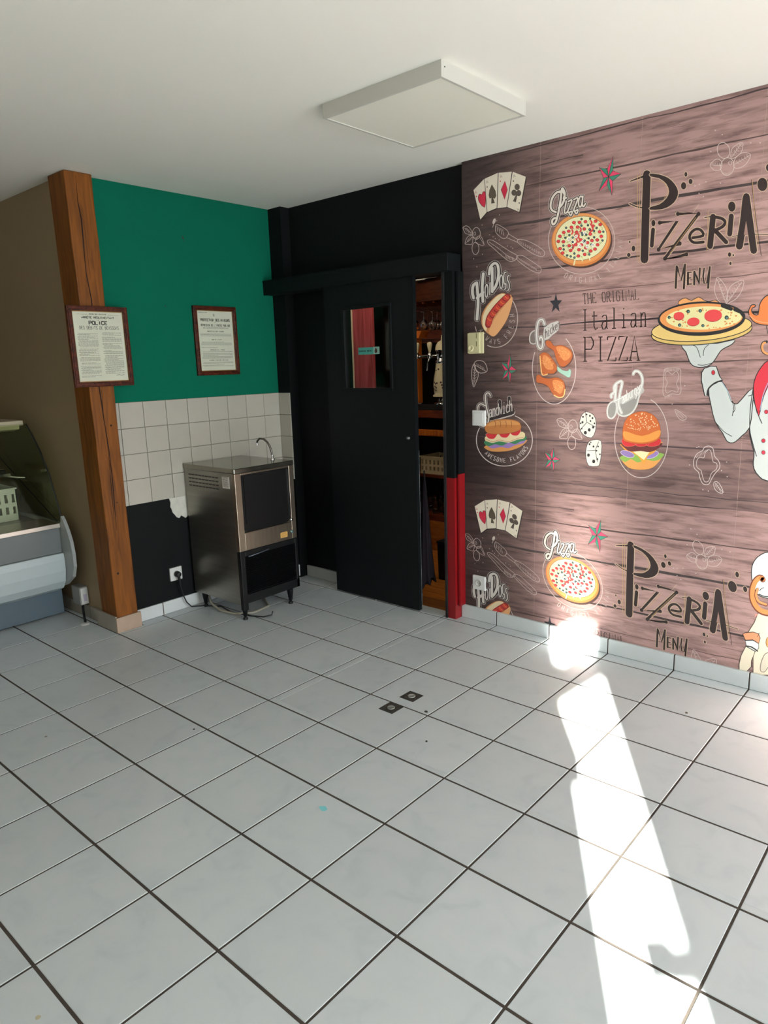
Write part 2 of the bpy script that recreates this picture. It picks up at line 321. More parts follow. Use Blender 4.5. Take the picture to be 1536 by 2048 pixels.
crack(cr_([(148, 520), (158, 600), (168, 660), (176, 700)]), 0.0010)
crack(cr_([(168, 440), (176, 520), (181, 560)]), 0.0010)
for px, py, r in ((222, 851, .006), (236, 1147, .007), (212, 1060, .003), (234, 1005, .004)):
    MB().lathe([(r, 0), (r * .5, .001), (0, .0012)], at(px, py, 0, -2.7212), 10, (1, 0, 0)).build('knot', MATS['wood_crack'], po)
bx(-2.955, -2.722, 1.006, 1.0175, 0, 0.098).build('plinth_tile', M_skb, po, 0.002)
bx(-2.7215, -2.709, 1.006, 1.165, 0, 0.092).build('plinth_tile', mat('plinth_tile_pink', (168, 146, 128), 0.4, noise=0.15, nscale=8), po, 0.002)

# ------------------------------------------------------------------ framed notices
GLY = {'A': [[(0, 0), (2, 6), (4, 0)], [(.8, 2.2), (3.2, 2.2)]], 'B': [[(0, 0), (0, 6), (2.6, 6), (3.5, 5.2), (3.5, 4), (2.6, 3.2), (0, 3.2)], [(2.6, 3.2), (4, 2.3), (4, 1), (2.8, 0), (0, 0)]],
'C': [[(4, 5), (3, 6), (1, 6), (0, 5), (0, 1), (1, 0), (3, 0), (4, 1)]], 'D': [[(0, 0), (0, 6), (2.4, 6), (4, 4.5), (4, 1.5), (2.4, 0), (0, 0)]], 'E': [[(4, 6), (0, 6), (0, 0), (4, 0)], [(0, 3), (3, 3)]],
'F': [[(4, 6), (0, 6), (0, 0)], [(0, 3), (3, 3)]], 'G': [[(4, 5), (3, 6), (1, 6), (0, 5), (0, 1), (1, 0), (3, 0), (4, 1), (4, 3), (2.5, 3)]], 'H': [[(0, 0), (0, 6)], [(4, 0), (4, 6)], [(0, 3), (4, 3)]],
'I': [[(2, 0), (2, 6)]], 'J': [[(3, 6), (3, 1), (2, 0), (.6, .6)]], 'K': [[(0, 0), (0, 6)], [(4, 6), (0, 3), (4, 0)]], 'L': [[(0, 6), (0, 0), (4, 0)]], 'M': [[(0, 0), (0, 6), (2, 2.5), (4, 6), (4, 0)]],
'N': [[(0, 0), (0, 6), (4, 0), (4, 6)]], 'O': [[(1, 0), (0, 1.2), (0, 4.8), (1, 6), (3, 6), (4, 4.8), (4, 1.2), (3, 0), (1, 0)]], 'P': [[(0, 0), (0, 6), (3, 6), (4, 5), (4, 4), (3, 3), (0, 3)]],
'Q': [[(1, 0), (0, 1.2), (0, 4.8), (1, 6), (3, 6), (4, 4.8), (4, 1.2), (3, 0), (1, 0)], [(2.5, 1.5), (4.2, -.6)]], 'R': [[(0, 0), (0, 6), (3, 6), (4, 5), (4, 4), (3, 3), (0, 3)], [(2, 3), (4, 0)]],
'S': [[(4, 5), (3, 6), (1, 6), (0, 5), (0, 4), (4, 2), (4, 1), (3, 0), (1, 0), (0, 1)]], 'T': [[(0, 6), (4, 6)], [(2, 6), (2, 0)]], 'U': [[(0, 6), (0, 1), (1, 0), (3, 0), (4, 1), (4, 6)]],
'V': [[(0, 6), (2, 0), (4, 6)]], 'W': [[(0, 6), (1, 0), (2, 4), (3, 0), (4, 6)]], 'X': [[(0, 0), (4, 6)], [(0, 6), (4, 0)]], 'Y': [[(0, 6), (2, 3), (4, 6)], [(2, 3), (2, 0)]], 'Z': [[(0, 6), (4, 6), (0, 0), (4, 0)]],
't': [[(1.6, 5.4), (1.6, 1), (2.4, 0), (3.8, .4)], [(.3, 4), (3.6, 4)]], 'a': [[(.6, 3.5), (1.5, 4), (3, 4), (3.4, 3.2), (3.4, .4), (4, 0)], [(3.4, 2.3), (1, 2), (.4, 1), (1, 0), (2.4, 0), (3.4, 1)]],
'l': [[(1, 6), (2, 6), (2, 0)], [(.8, 0), (3.2, 0)]], 'i': [[(1, 4), (2, 4), (2, 0)], [(.8, 0), (3.2, 0)], [(1.9, 5.4), (2.1, 5.7)]], 'n': [[(0, 4), (.8, 4), (.8, 0)], [(.8, 3), (2, 4), (3, 4), (3.4, 3), (3.4, 0)], [(0, 0), (1.5, 0)], [(2.7, 0), (4, 0)]],
'h': [[(.5, 6), (.5, 0)], [(.5, 3), (2, 4), (3, 4), (3.5, 3), (3.5, 0)]], 'c': [[(3.6, 3.4), (2.6, 4), (1.4, 4), (.5, 3), (.5, 1), (1.4, 0), (2.6, 0), (3.6, .6)]], 'k': [[(.5, 6), (.5, 0)], [(3.4, 4), (.5, 1.8)], [(1.6, 2.6), (3.6, 0)]],
'e': [[(.5, 2), (3.5, 2.2), (3.3, 3.4), (2.5, 4), (1.4, 4), (.5, 3), (.5, 1), (1.4, 0), (3.4, .5)]], 'd': [[(3.5, 6), (3.5, 0)], [(3.5, 3), (2.5, 4), (1.4, 4), (.5, 3), (.5, 1), (1.4, 0), (2.5, 0), (3.5, 1)]],
'w': [[(.3, 4), (1.2, 0), (2, 3), (2.8, 0), (3.7, 4)]], 'm': [[(.2, 0), (.2, 4)], [(.2, 3), (1, 4), (1.8, 4), (2, 3), (2, 0)], [(2, 3), (2.8, 4), (3.6, 4), (3.8, 3), (3.8, 0)]], 'b': [[(.5, 6), (.5, 0), (2.6, 0), (3.5, 1), (3.5, 3), (2.6, 4), (.5, 3.4)]],
'u': [[(.5, 4), (.5, 1), (1.4, 0), (3.4, .8)], [(3.5, 4), (3.5, 0)]], 'r': [[(.8, 4), (.8, 0)], [(.8, 3), (2.2, 4), (3.5, 3.6)]], 'g': [[(3.5, 4), (3.5, -1.2), (2.5, -2), (.8, -1.6)], [(3.5, 3), (2.5, 4), (1.4, 4), (.5, 3), (.5, 1), (1.4, 0), (3.5, .8)]],
'o': [[(1.4, 0), (.5, 1), (.5, 3), (1.4, 4), (2.6, 4), (3.5, 3), (3.5, 1), (2.6, 0), (1.4, 0)]], 's': [[(3.5, 3.4), (2.6, 4), (1.2, 4), (.6, 3), (3.4, 1), (2.8, 0), (1.2, 0), (.4, .6)]], 'z': [[(.4, 4), (3.6, 4), (.4, 0), (3.6, 0)]],
"'": [[(2, 6), (1.6, 4.6)]], ' ': []}
ACC = {'É': 'E', 'Ê': 'E'}
for kk, vv in ACC.items(): GLY[kk] = GLY[vv] + ([[(1.6, 6.8), (2.8, 7.8)]] if kk == 'É' else [[(1, 6.8), (2, 7.8), (3, 6.8)]])
SERIF = {'T': [((1, 0), (3, 0)), ((0, 6), (0, 5.2)), ((4, 6), (4, 5.2))], 'H': [((-.7, 0), (.7, 0)), ((3.3, 0), (4.7, 0)), ((-.7, 6), (.7, 6)), ((3.3, 6), (4.7, 6))], 'I': [((1, 0), (3, 0)), ((1, 6), (3, 6))],
 'P': [((-.8, 0), (1, 0)), ((-.8, 6), (0, 6))], 'A': [((-.8, 0), (.9, 0)), ((3.1, 0), (4.8, 0))], 'R': [((-.7, 0), (.7, 0)), ((3.4, 0), (4.7, 0))], 'N': [((-.6, 0), (.6, 0)), ((3.4, 6), (4.6, 6))], 'L': [((-.7, 6), (.7, 6)), ((4, 0), (4, .8))], 'Z': [((0, 6), (0, 5.2)), ((4, 0), (4, .8))], 'E': [((4, 6), (4, 5.2)), ((4, 0), (4, .8))]}

class Sheet:
    """flat print: coloured ink shapes drawn in 2-D and laid on a plane by mapfn(x, y, level)"""
    def __init__(s, mapfn, q=None): s.map = mapfn; s.v = []; s.f = []; s.c = []; s.q = q or (0, 0, 1)
    def Q(s, ox=0, oy=0, sc=1.0): s.q = (ox, oy, sc); return s
    def _p(s, p): ox, oy, sc = s.q; return (ox + p[0] / sc, oy + p[1] / sc)
    def raw(s, vs, fs, col, lv):
        s.k = (getattr(s, 'k', 0) + 1) % 12; lv = lv + s.k * 0.04; n = len(s.v); s.v += [s.map(x, y, lv) for x, y in vs]; s.f += [tuple(i + n for i in f) for f in fs]; s.c += [col] * len(fs)
    def poly(s, pts, col, lv=1, smooth=0, line=None, lw=1.6):
        P = [s._p(p) for p in pts]
        if smooth: P = smooth_pts(P, smooth, True)
        s.raw(P, [tuple(range(len(P)))], col, lv)
        if line: s.ribbon(P, lw, line, lv + 0.5, True)
        return s
    def ribbon(s, P, wd, col, lv, closed=False, w2=None, caps=False):
        n = len(P); vs = []; fs = []
        if n < 2: return
        for i, p in enumerate(P):
            a = P[(i - 1) % n] if closed or i > 0 else P[i]; b = P[(i + 1) % n] if closed or i < n - 1 else P[i]
            dx, dy = b[0] - a[0], b[1] - a[1]; L = math.hypot(dx, dy) or 1; ww = wd / 2
            if w2 is not None: t = i / (n - 1); ww = (wd + (w2 - wd) * t) / 2
            vs += [(p[0] - dy / L * ww, p[1] + dx / L * ww), (p[0] + dy / L * ww, p[1] - dx / L * ww)]
        for i in range(n if closed else n - 1):
            j = (i + 1) % n; fs.append((2 * i, 2 * j, 2 * j + 1, 2 * i + 1))
        s.raw(vs, fs, col, lv)
        if caps and not closed:
            for p, r in ((P[0], wd / 2), (P[-1], (w2 if w2 is not None else wd) / 2)):
                if r > 0.2: s.raw([(p[0] + r * math.cos(t * math.pi / 4), p[1] + r * math.sin(t * math.pi / 4)) for t in range(8)], [tuple(range(8))], col, lv)
    def stroke(s, pts, wd, col, lv=1, smooth=0, closed=False, w2=None, caps=True):
        P = [s._p(p) for p in pts]
        if smooth: P = smooth_pts(P, smooth, closed)
        s.ribbon(P, wd, col, lv, closed, w2, caps); return s
    def ell(s, cx, cy, rx, ry, col, lv=1, rot=0, line=None, lw=1.5, a0=0, a1=360, n=28, fill=True):
        r = math.radians(rot); P = []
        for i in range(n + (0 if a1 - a0 >= 360 else 1)):
            t = math.radians(a0 + (a1 - a0) * i / n); x, y = rx * math.cos(t), ry * math.sin(t)
            P.append(s._p((cx + x * math.cos(r) - y * math.sin(r), cy + x * math.sin(r) + y * math.cos(r))))
        if fill: s.raw(P, [tuple(range(len(P)))], col, lv)
        if line: s.ribbon(P, lw, line, lv + 0.5, a1 - a0 >= 360)
        return s
    def text(s, st, a, b, up, wd, col, lv=1, serif=False, fillr=0.72):
        """glyphs spread from a to b, cap height vector up (all in current units)"""
        a = s._p(a); b = s._p(b); ox, oy, sc = s.q; up = (up[0] / sc, up[1] / sc); n = len(st)
        adv = ((b[0] - a[0]) / n, (b[1] - a[1]) / n)
        for i, ch in enumerate(st):
            o = (a[0] + adv[0] * i, a[1] + adv[1] * i)
            f = lambda p: (o[0] + adv[0] * fillr * p[0] / 4 + up[0] * p[1] / 6, o[1] + adv[1] * fillr * p[0] / 4 + up[1] * p[1] / 6)
            for g in GLY.get(ch, []): s.ribbon([f(p) for p in g], wd, col, lv)
            if serif:
                for g in SERIF.get(ch, []): s.ribbon([f(p) for p in g], wd * 0.8, col, lv)
    def arctext(s, st, cx, cy, rx, ry, t0, t1, h, wd, col, lv=1):
        n = len(st); q = s.q
        for i, ch in enumerate(st):
            t = math.radians(t0 + (t1 - t0) * i / (n - 1)); px, py = cx + rx * math.cos(t), cy + ry * math.sin(t)
            tx, ty = -rx * math.sin(t), ry * math.cos(t); sg = 1 if t1 > t0 else -1; L = math.hypot(tx, ty); tx, ty = sg * tx / L, sg * ty / L
            up = (ty * h, -tx * h); ww = h * 0.42
            s.text(ch, (px - tx * ww / 2, py - ty * ww / 2), (px + tx * ww / 2, py + ty * ww / 2), up, wd, col, lv, fillr=1.0)
    def build(s, name, parent, zlo=None, zhi=None, dz=0.0):
        bm = bmesh.new(); la = bm.loops.layers.float_color.new('ink')
        V = [bm.verts.new((v[0], v[1], v[2] + dz)) for v in s.v]
        for f, c in zip(s.f, s.c):
            try: F = bm.faces.new([V[i] for i in f])
            except ValueError: continue
            cc = (*lin(c), 1)
            for l in F.loops: l[la] = cc
        for zz, nrm in ((zlo, -1), (zhi, 1)):
            if zz is None: continue
            bmesh.ops.bisect_plane(bm, geom=bm.verts[:] + bm.edges[:] + bm.faces[:], plane_co=(0, 0, zz), plane_no=(0, 0, nrm), clear_outer=True)
        if not bm.faces: bm.free(); return None
        bmesh.ops.triangulate(bm, faces=[f for f in bm.faces if len(f.verts) > 4])
        me = bpy.data.meshes.new(name); bm.to_mesh(me); bm.free(); me.materials.append(M_print)
        o = bpy.data.objects.new(name, me); COL.objects.link(o); o.parent = parent; return o
def smooth_pts(P, k=4, closed=False):
    n = len(P); out = []
    if n < 3: return P
    for i in range(n if closed else n - 1):
        p0 = P[(i - 1) % n] if closed or i > 0 else P[i]; p1 = P[i]; p2 = P[(i + 1) % n]; p3 = P[(i + 2) % n] if closed or i < n - 2 else P[(i + 1) % n]
        for j in range(k):
            t = j / k; t2 = t * t; t3 = t2 * t
            out.append(tuple(0.5 * (2 * p1[d] + (p2[d] - p0[d]) * t + (2 * p0[d] - 5 * p1[d] + 4 * p2[d] - p3[d]) * t2 + (3 * p1[d] - p0[d] - 3 * p2[d] + p3[d]) * t3) for d in (0, 1)))
    if not closed: out.append(P[-1])
    return out
M_print = bpy.data.materials.new('printed_ink_colours'); M_print.use_nodes = True
_a = M_print.node_tree.nodes.new('ShaderNodeAttribute'); _a.attribute_name = 'ink'
_b = M_print.node_tree.nodes['Principled BSDF']; M_print.node_tree.links.new(_a.outputs['Color'], _b.inputs['Base Color']); _b.inputs['Roughness'].default_value = 0.55

def notice(label, x, y0, y1, z0, z1, tilt, paint):
    """frame facing +x; y runs to the right in the picture"""
    cy, cz = (y0 + y1) / 2, (z0 + z1) / 2; w_, h_ = y1 - y0, z1 - z0
    t = thing('framed_notice', label, 'picture', (x, cy, cz))
    f = 0.026
    for (a, b, c, d) in ((y0, y1, z1 - f, z1), (y0, y1, z0, z0 + f)):
        m = MB(); m.box(x, x + 0.018, a, b, c, d); m.box(x + 0.018, x + 0.023, a + 0.006, b - 0.006, c + 0.006, d - 0.006); m.build('frame_rail', M_frame, t, 0.002)
    for (a, b) in ((y0, y0 + f), (y1 - f, y1)):
        m = MB(); m.box(x, x + 0.018, a, b, z0 + f, z1 - f); m.box(x + 0.018, x + 0.023, a + 0.006, b - 0.006, z0 + f - 0.006, z1 - f + 0.006); m.build('frame_stile', M_frame, t, 0.002)
    bx(x + 0.002, x + 0.009, y0 + f - 0.002, y1 - f + 0.002, z0 + f - 0.002, z1 - f + 0.002).build('backing_board', M_paper, t)
    gold = MB()
    for a, b, c, d in ((y0 + f, y1 - f, z1 - f - .004, z1 - f), (y0 + f, y1 - f, z0 + f, z0 + f + .004), (y0 + f, y0 + f + .004, z0 + f, z1 - f), (y1 - f - .004, y1 - f, z0 + f, z1 - f)): gold.box(x + 0.009, x + 0.013, a, b, c, d)
    gold.build('inner_fillet', mat('gilt_fillet', (150, 112, 62), 0.35, metal=0.4), t)
    bx(x + 0.0115, x + 0.0130, y0 + f, y1 - f, z0 + f, z1 - f).build('glazing', M_glass, t)
    py0, pz0 = y0 + f + 0.006, z1 - f - 0.006; pw, ph = w_ - 2 * f - 0.012, h_ - 2 * f - 0.012
    sh = Sheet(lambda u, v, lv: (0.0092 + 0.0002 * lv, py0 + u * pw / 100 - cy, pz0 - v * ph / 130 - cz)); paint(sh)
    o = sh.build('lettering', t); o['kind'] = 'stuff'
    t.rotation_euler = tilt; return t
INK = (40, 38, 38)
def lines(sh, x0, x1, y0, y1, n, seed, col=(120, 116, 108)):
    r = random.Random(seed)
    for i in range(n):
        y = y0 + (y1 - y0) * i / n
        if r.random() < 0.14: continue
        e = x1 if r.random() > 0.25 else x0 + (x1 - x0) * r.uniform(0.4, 0.9); x = x0 + (2.5 if r.random() < .3 else 0)
        while x < e:
            l = r.uniform(2, 7); sh.raw([(x, y), (min(x + l, e), y), (min(x + l, e), y + 0.75), (x, y + 0.75)], [(0, 1, 2, 3)], col, 1); x += l + 0.8
def paint1(sh):
    sh.text('REPUBLIQUE FRANCAISE', (33, 4.2), (68, 4.2), (0, -1.6), .5, INK); sh.stroke([(8, 4), (29, 4)], .5, (130, 126, 118), caps=False); sh.stroke([(71, 4.6), (94, 4.6)], .5, (130, 126, 118), caps=False)
    sh.text('ARRÊTÉ RÉGLEMENTANT', (17, 11.5), (84, 11.5), (0, -3.2), 1.0, INK); sh.text('LA', (48, 15.2), (52, 15.2), (0, -1.5), .4, INK)
    sh.text('POLICE', (31, 23), (69, 23), (0, -6.2), 2.0, INK, fillr=.78); sh.text('DES DÉBITS DE BOISSONS', (11, 32), (92, 32), (0, -6), .75, (62, 60, 60))
    lines(sh, 5, 46, 38, 124, 42, 1); lines(sh, 54, 95, 38, 118, 40, 2); sh.stroke([(76, 121), (82, 119.5), (86, 121), (93, 120)], .7, INK, caps=False)
def paint2(sh):
    sh.text('PREFECTURE', (4, 3.4), (28, 3.4), (0, -1.3), .4, INK); sh.ell(47, 8, 2.6, 3.6, (180, 176, 166)); sh.ell(47, 8, 1.4, 2.2, (150, 146, 138), 2)
    sh.text('PROTECTION DES MINEURS', (8, 21.5), (94, 21.5), (0, -5.4), 1.3, INK); sh.text('ET', (48, 24.8), (51, 24.8), (0, -1.2), .4, INK)
    sh.text("RÉPRESSION DE L'IVRESSE PUBLIQUE", (8, 32.5), (94, 32.5), (0, -4.4), .8, INK)
    lines(sh, 13, 88, 35, 39, 2, 5); sh.text('PROTECTION DES MINEURS', (25, 45), (73, 45), (0, -2.2), .5, INK); lines(sh, 5, 95, 49, 58, 4, 6)
    sh.text('CODE DE LA SANTE', (36, 63), (65, 63), (0, -1.8), .45, INK); lines(sh, 5, 95, 67, 82, 7, 7); sh.text('REPRESSION DE L IVRESSE', (30, 86), (72, 86), (0, -1.9), .45, INK)
    lines(sh, 5, 95, 89, 105, 8, 8); sh.text('DISPOSITIONS DES ARTICLES', (25, 109), (80, 109), (0, -1.9), .5, INK); lines(sh, 5, 95, 112, 125, 6, 9)
notice('mahogany-framed police notice for bars hanging on the oak post', -2.713, 0.922, 1.266, 1.432, 1.860, (math.radians(0), 0, 0), paint1)
notice('smaller mahogany-framed notice on protecting minors hanging on the teal wall', XW + 0.001, 1.750, 2.076, 1.470, 1.897, (math.radians(0), math.radians(0.0), 0), paint2)

# ------------------------------------------------------------------ electrical fittings
def socket_face(b, c, ax, sgn):  # recessed round with two pin holes and earth pin
    pass
def outlet(name, label, cat, cx, cz, plane, ax, w_=0.085, h_=0.085, kind='socket', m=None):
    """ax 1: on a wall facing -y; ax 0: on a wall facing +x"""
    m = m or M_white; loc = (cx, plane, cz) if ax == 1 else (plane, cx, cz); t = thing(name, label, cat, loc)
    def B(u0, u1, d0, d1, v0, v1):
        return bx(cx + u0, cx + u1, plane - d1, plane - d0, cz + v0, cz + v1) if ax == 1 else bx(plane + d0, plane + d1, cx + u0, cx + u1, cz + v0, cz + v1)
    nrm = (0, -1, 0) if ax == 1 else (1, 0, 0)
    def C(u, v, d): return (cx + u, plane - d, cz + v) if ax == 1 else (plane + d, cx + u, cz + v)
    B(-w_ / 2, w_ / 2, 0.0005, 0.014, -h_ / 2, h_ / 2).build('cover_plate', m, t, 0.003)
    if kind == 'socket':
        MB().lathe([(0.021, 0), (0.021, 0.003), (0.0185, 0.003), (0.0175, -0.001 + 0.0015), (0, 0.0005)], C(0, 0, 0.0142), 24, nrm).build('socket_well', mat('socket_grey', (178, 178, 172), 0.5), t)
        MB().lathe([(0.0022, 0), (0.0022, 0.001)], C(-0.008, 0, 0.0148), 8, nrm).build('pin_hole', M_rubber, t)
        MB().lathe([(0.0022, 0), (0.0022, 0.001)], C(0.008, 0, 0.0148), 8, nrm).build('pin_hole', M_rubber, t)
        MB().lathe([(0.002, 0), (0.002, 0.008), (0, 0.009)], C(0, 0.008, 0.0145), 8, nrm).build('earth_pin', M_chrome, t)
    if kind == 'switch':
        B(-0.030, 0.030, 0.014, 0.018, -0.030, 0.030).build('rocker', m, t, 0.002)
    return t, C, B
outlet('wall_socket', 'white socket with a round well on the mural above the skirting', 'socket', -1.131, 0.234, YM, 1)
outlet('light_switch', 'white square light switch on the mural left of the sandwich', 'switch', -1.129, 1.195, YM, 1, kind='switch')
t, C, B = outlet('thermostat', 'cream thermostat box with round dial on the mural under the hot dog', 'thermostat', -1.146, 1.603, YM, 1, 0.094, 0.114, kind='none', m=M_cream)
B(-0.044, 0.034, 0.014, 0.030, -0.054, 0.054).build('body', M_cream, t, 0.003)
MB().lathe([(0.017, 0), (0.017, 0.004), (0.013, 0.006), (0.012, 0.004), (0, 0.004)], C(-0.020, -0.026, 0.030), 24, (0, -1, 0)).build('dial', mat('cream_dial', (196, 190, 150), 0.5), t)
for v in (0.024, -0.018): B(0.014, 0.018, 0.030, 0.0315, v, v + 0.026).build('vent_slot', mat('slot_olive', (96, 92, 62), 0.7), t)
B(0.010, 0.022, 0.030, 0.034, -0.036, -0.028).build('slider', M_cream, t)
# socket with plug and cable beside the machine
t, C, B = outlet('wall_socket', 'white socket with a black plug on the black paint under the white tiles', 'socket', 1.464, 0.243, XW, 0, 0.085, 0.085)
pl_ = thing('power_plug', 'round black plug in the socket with its cable trailing under the steel machine', 'plug', (XW + 0.018, 1.464, 0.243))
MB().lathe([(0.019, 0), (0.020, 0.012), (0.016, 0.030), (0.009, 0.034), (0, 0.034)], (XW + 0.0175, 1.464, 0.243), 20, (1, 0, 0)).build('plug_body', M_rubber, pl_)
MB().tube([(XW + 0.040, 1.464, 0.235), (XW + 0.042, 1.466, 0.20), (XW + 0.04, 1.470, 0.16)], 0.007, radii=[.010, .007, .0045]).build('strain_relief', M_rubber, pl_)
cab = [(XW + 0.04, 1.470, 0.165), (XW + 0.04, 1.480, 0.11), (XW + 0.045, 1.50, 0.05), (XW + 0.05, 1.53, 0.012), (-2.70, 1.60, 0.006), (-2.60, 1.66, 0.006), (-2.45, 1.63, 0.006), (-2.30, 1.66, 0.006), (-2.22, 1.70, 0.006), (-2.19, 1.74, 0.012), (-2.195, 1.755, 0.03)]
MB().tube([(p[0], p[1], p[2]) for p in [Vector((a, b, 0)).to_3d() if False else Vector(q) for q in cab] for a, b in [(0, 0)]], 0.0042, 8).build('cable', M_rubber, pl_)
ho = [(-2.70, 1.64, 0.075), (-2.62, 1.605, 0.035), (-2.52, 1.60, 0.012), (-2.40, 1.62, 0.010), (-2.32, 1.70, 0.010), (-2.34, 1.84, 0.010), (-2.5, 1.93, 0.010), (-2.68, 1.93, 0.010)]
tag(MB().tube([Vector(p) for p in ho], 0.008, 8).build('drain_hose', mat('hose_grey', (150, 146, 132), 0.5), org=(-2.5, 1.7, 0)), 'grey drain hose curling on the floor under the steel machine', 'hose')
# small skirting box behind the machine
t, C, B = outlet('skirting_socket', 'small white socket box on the skirting behind the steel machine', 'socket', -2.700, 0.055, YP, 1, 0.075, 0.085, kind='none')
B(-0.030, 0.030, 0.014, 0.020, -0.034, 0.034).build('cover', M_white, t, 0.002)
# junction box + cable by the display case
jb = thing('junction_box', 'grey-white junction box on the taupe wall between display case and post', 'box', (-3.15, YL, 0.15))
bx(-3.225, -3.122, 0.994, YL - 0.0005, 0.090, 0.205).build('box_body', mat('grey_plastic', (136, 136, 132), 0.5), jb, 0.004)
bx(-3.122, -3.114, 0.999, YL - 0.006, 0.095, 0.200).build('lid', M_white, jb, 0.003)
bx(-3.114, -3.1135, 1.012, 1.034, 0.115, 0.160).build('sticker', mat('violet_sticker', (176, 170, 190), 0.6), jb)
MB().tube([(-3.15, 1.018, 0.092), (-3.125, 1.006, 0.06), (-3.075, 0.985, 0.02), (-3.045, 0.975, 0.001)], 0.008, 8).build('cable', M_rubber, jb)
MB().lathe([(0.028, 0), (0.022, 0.004), (0.01, 0.005)], (-3.03, 0.965, 0.0), 10).build('sealant', M_white, jb)

# ------------------------------------------------------------------ sliding door, pelmet and casing
DX0, DX1, DY0, DY1, DZ0, DZ1 = -2.222, -1.508, 2.345, 2.375, 0.010, 2.02
WX0, WX1, WZ0, WZ1 = -2.052, -1.686, 1.364, 1.838
d = struct(bx(DX0, DX1, DY0 + .001, DY1, DZ0, WZ0).box(DX0, DX1, DY0 + .001, DY1, WZ1, DZ1).box(DX0, WX0, DY0 + .001, DY1, WZ0, WZ1).box(WX1, DX1, DY0 + .001, DY1, WZ0, WZ1).build('door_1', M_doorblack))
for a in ((WX0 - .018, WX1 + .018, WZ1 - .002, WZ1 + .016), (WX0 - .018, WX1 + .018, WZ0 - .016, WZ0 + .002)): bx(a[0], a[1], DY0 - 0.007, DY0 + .004, a[2], a[3]).build('glazing_bead', M_doorblack, d, 0.002)
for a in ((WX0 - .018, WX0 + .002), (WX1 - .002, WX1 + .018)): bx(a[0], a[1], DY0 - 0.007, DY0 + .004, WZ0 + .002, WZ1 - .002).build('glazing_bead', M_doorblack, d, 0.002)
bx(WX0, WX1, DY0 + 0.012, DY0 + 0.016, WZ0, WZ1).build('pane', M_glass, d)
bx(DX1 - 0.0005, DX1 + 0.001, DY1 - .002, DY1 + .0005, DZ0, 1.0).build('pale_edge_line', mat('pale_edge_line', (120, 124, 126), 0.5, noise=0.6, nscale=20), d)  # thin pale mottled line up the lower door edge
MB().lathe([(0.012, 0), (0.012, 0.004), (0.007, 0.006), (0.009, 0.014), (0, 0.016)], (-1.561, DY0, 1.074), 16, (0, -1, 0)).build('finger_pull', mat('dull_metal', (90, 92, 92), 0.4, metal=0.8), d)
sk = thing('door_sticker', 'small teal sticker with black lettering on the door window', 'sticker', (-1.865, DY0 + 0.011, 1.588))
bx(-1.952, -1.790, DY0 + 0.0113, DY0 + 0.0118, 1.566, 1.608).build('sticker_field', mat('sticker_teal', (70, 150, 140), 0.5), sk)
bx(-1.828, -1.779, DY0 + 0.0105, DY0 + 0.0112, 1.567, 1.609).build('drop_panel', mat('sticker_pale', (140, 178, 168), 0.5), sk)
sh = Sheet(lambda u, v, lv: (u + 1.865, -0.0006 - 0.0002 * lv, v - 1.588))
for q in range(11):
    if q != 6: sh.stroke([(-1.942 + q * .0095, 1.582), (-1.942 + q * .0095, 1.592)], .0055, (24, 44, 44), caps=False)
sh.poly([(-1.806, 1.606), (-1.797, 1.592), (-1.795, 1.582), (-1.800, 1.573), (-1.808, 1.571), (-1.815, 1.576), (-1.816, 1.586), (-1.812, 1.595)], (70, 34, 34), 4)
sh.stroke([(-1.789, 1.57), (-1.789, 1.607)], .0015, (30, 60, 60), 4, caps=False); sh.build('lettering', sk)['kind'] = 'stuff'
struct(bx(XW, -1.252, 2.328, 2.452, 1.985, 2.078).build('trim_2', M_doorblack, bevel=0.003))
bx(XW, -1.252, 2.3265, 2.329, 2.064, 2.078).build('pelmet_lip', M_doorblack, bpy.data.objects['trim_2'])
cz = 0.853
t3 = MB(); t3.box(-1.308, -1.254, 2.375, YB, 0, cz, 1); t3.box(-1.308, -1.254, 2.375, YB, cz, 1.985, 0)
t3.box(-1.254, -1.246, 2.405, YB, 0.08, cz - .008, 2); t3.box(-1.254, -1.246, 2.405, YB, cz - .008, 1.985, 0)
t3.box(-1.246, -1.234, 2.395, YM + .03, 0.08, cz + .022, 1); t3.box(-1.246, -1.234, 2.395, YM + .03, cz + .022, 1.985, 0)
struct(t3.build('trim_3', [M_black, M_red, mat('deep_red_groove', (90, 3, 8), 0.5)]))
struct(bx(-1.322, -1.308, 2.365, YB, 0.0, 1.985).build('trim_4', mat('door_stop_dark', (16, 15, 17), 0.6)))

# ------------------------------------------------------------------ bar room seen through the opening
bf = struct(bx(-4.2, -0.9, YB + 0.02, 4.9, -0.12, -0.004).build('floor', mat('subfloor', (60, 40, 20), 0.8)))
for q in range(0, 22):
    y = 2.60 + q * 0.1
    bx(-4.0, -1.0, y, y + 0.097, -0.004, 0.0).build('floor_plank', M_amber, bf)
bx(OX0, OX1 - 0.012, 2.46, 2.598, -0.004, 0.004).build('threshold', wood('threshold_wood', (96, 56, 24), (140, 88, 40), (2, 14, 14), .45), bf, 0.001)
struct(bx(-4.2, -0.9, 4.8, 4.9, -0.1, H).build('wall_bar_back', mat('bar_dark_wall', (34, 24, 18), 0.8)))
struct(bx(-4.3, -4.2, YB + 0.09, 4.9, -0.1, H).build('wall_bar_left', MATS['bar_dark_wall']))
struct(bx(-1.0, -0.9, YB + 0.09, 4.9, -0.1, H).build('wall_bar_right', MATS['bar_dark_wall']))
YC = 3.6
def X(px, y=YC): return at(px, 800, 1, y)[0]
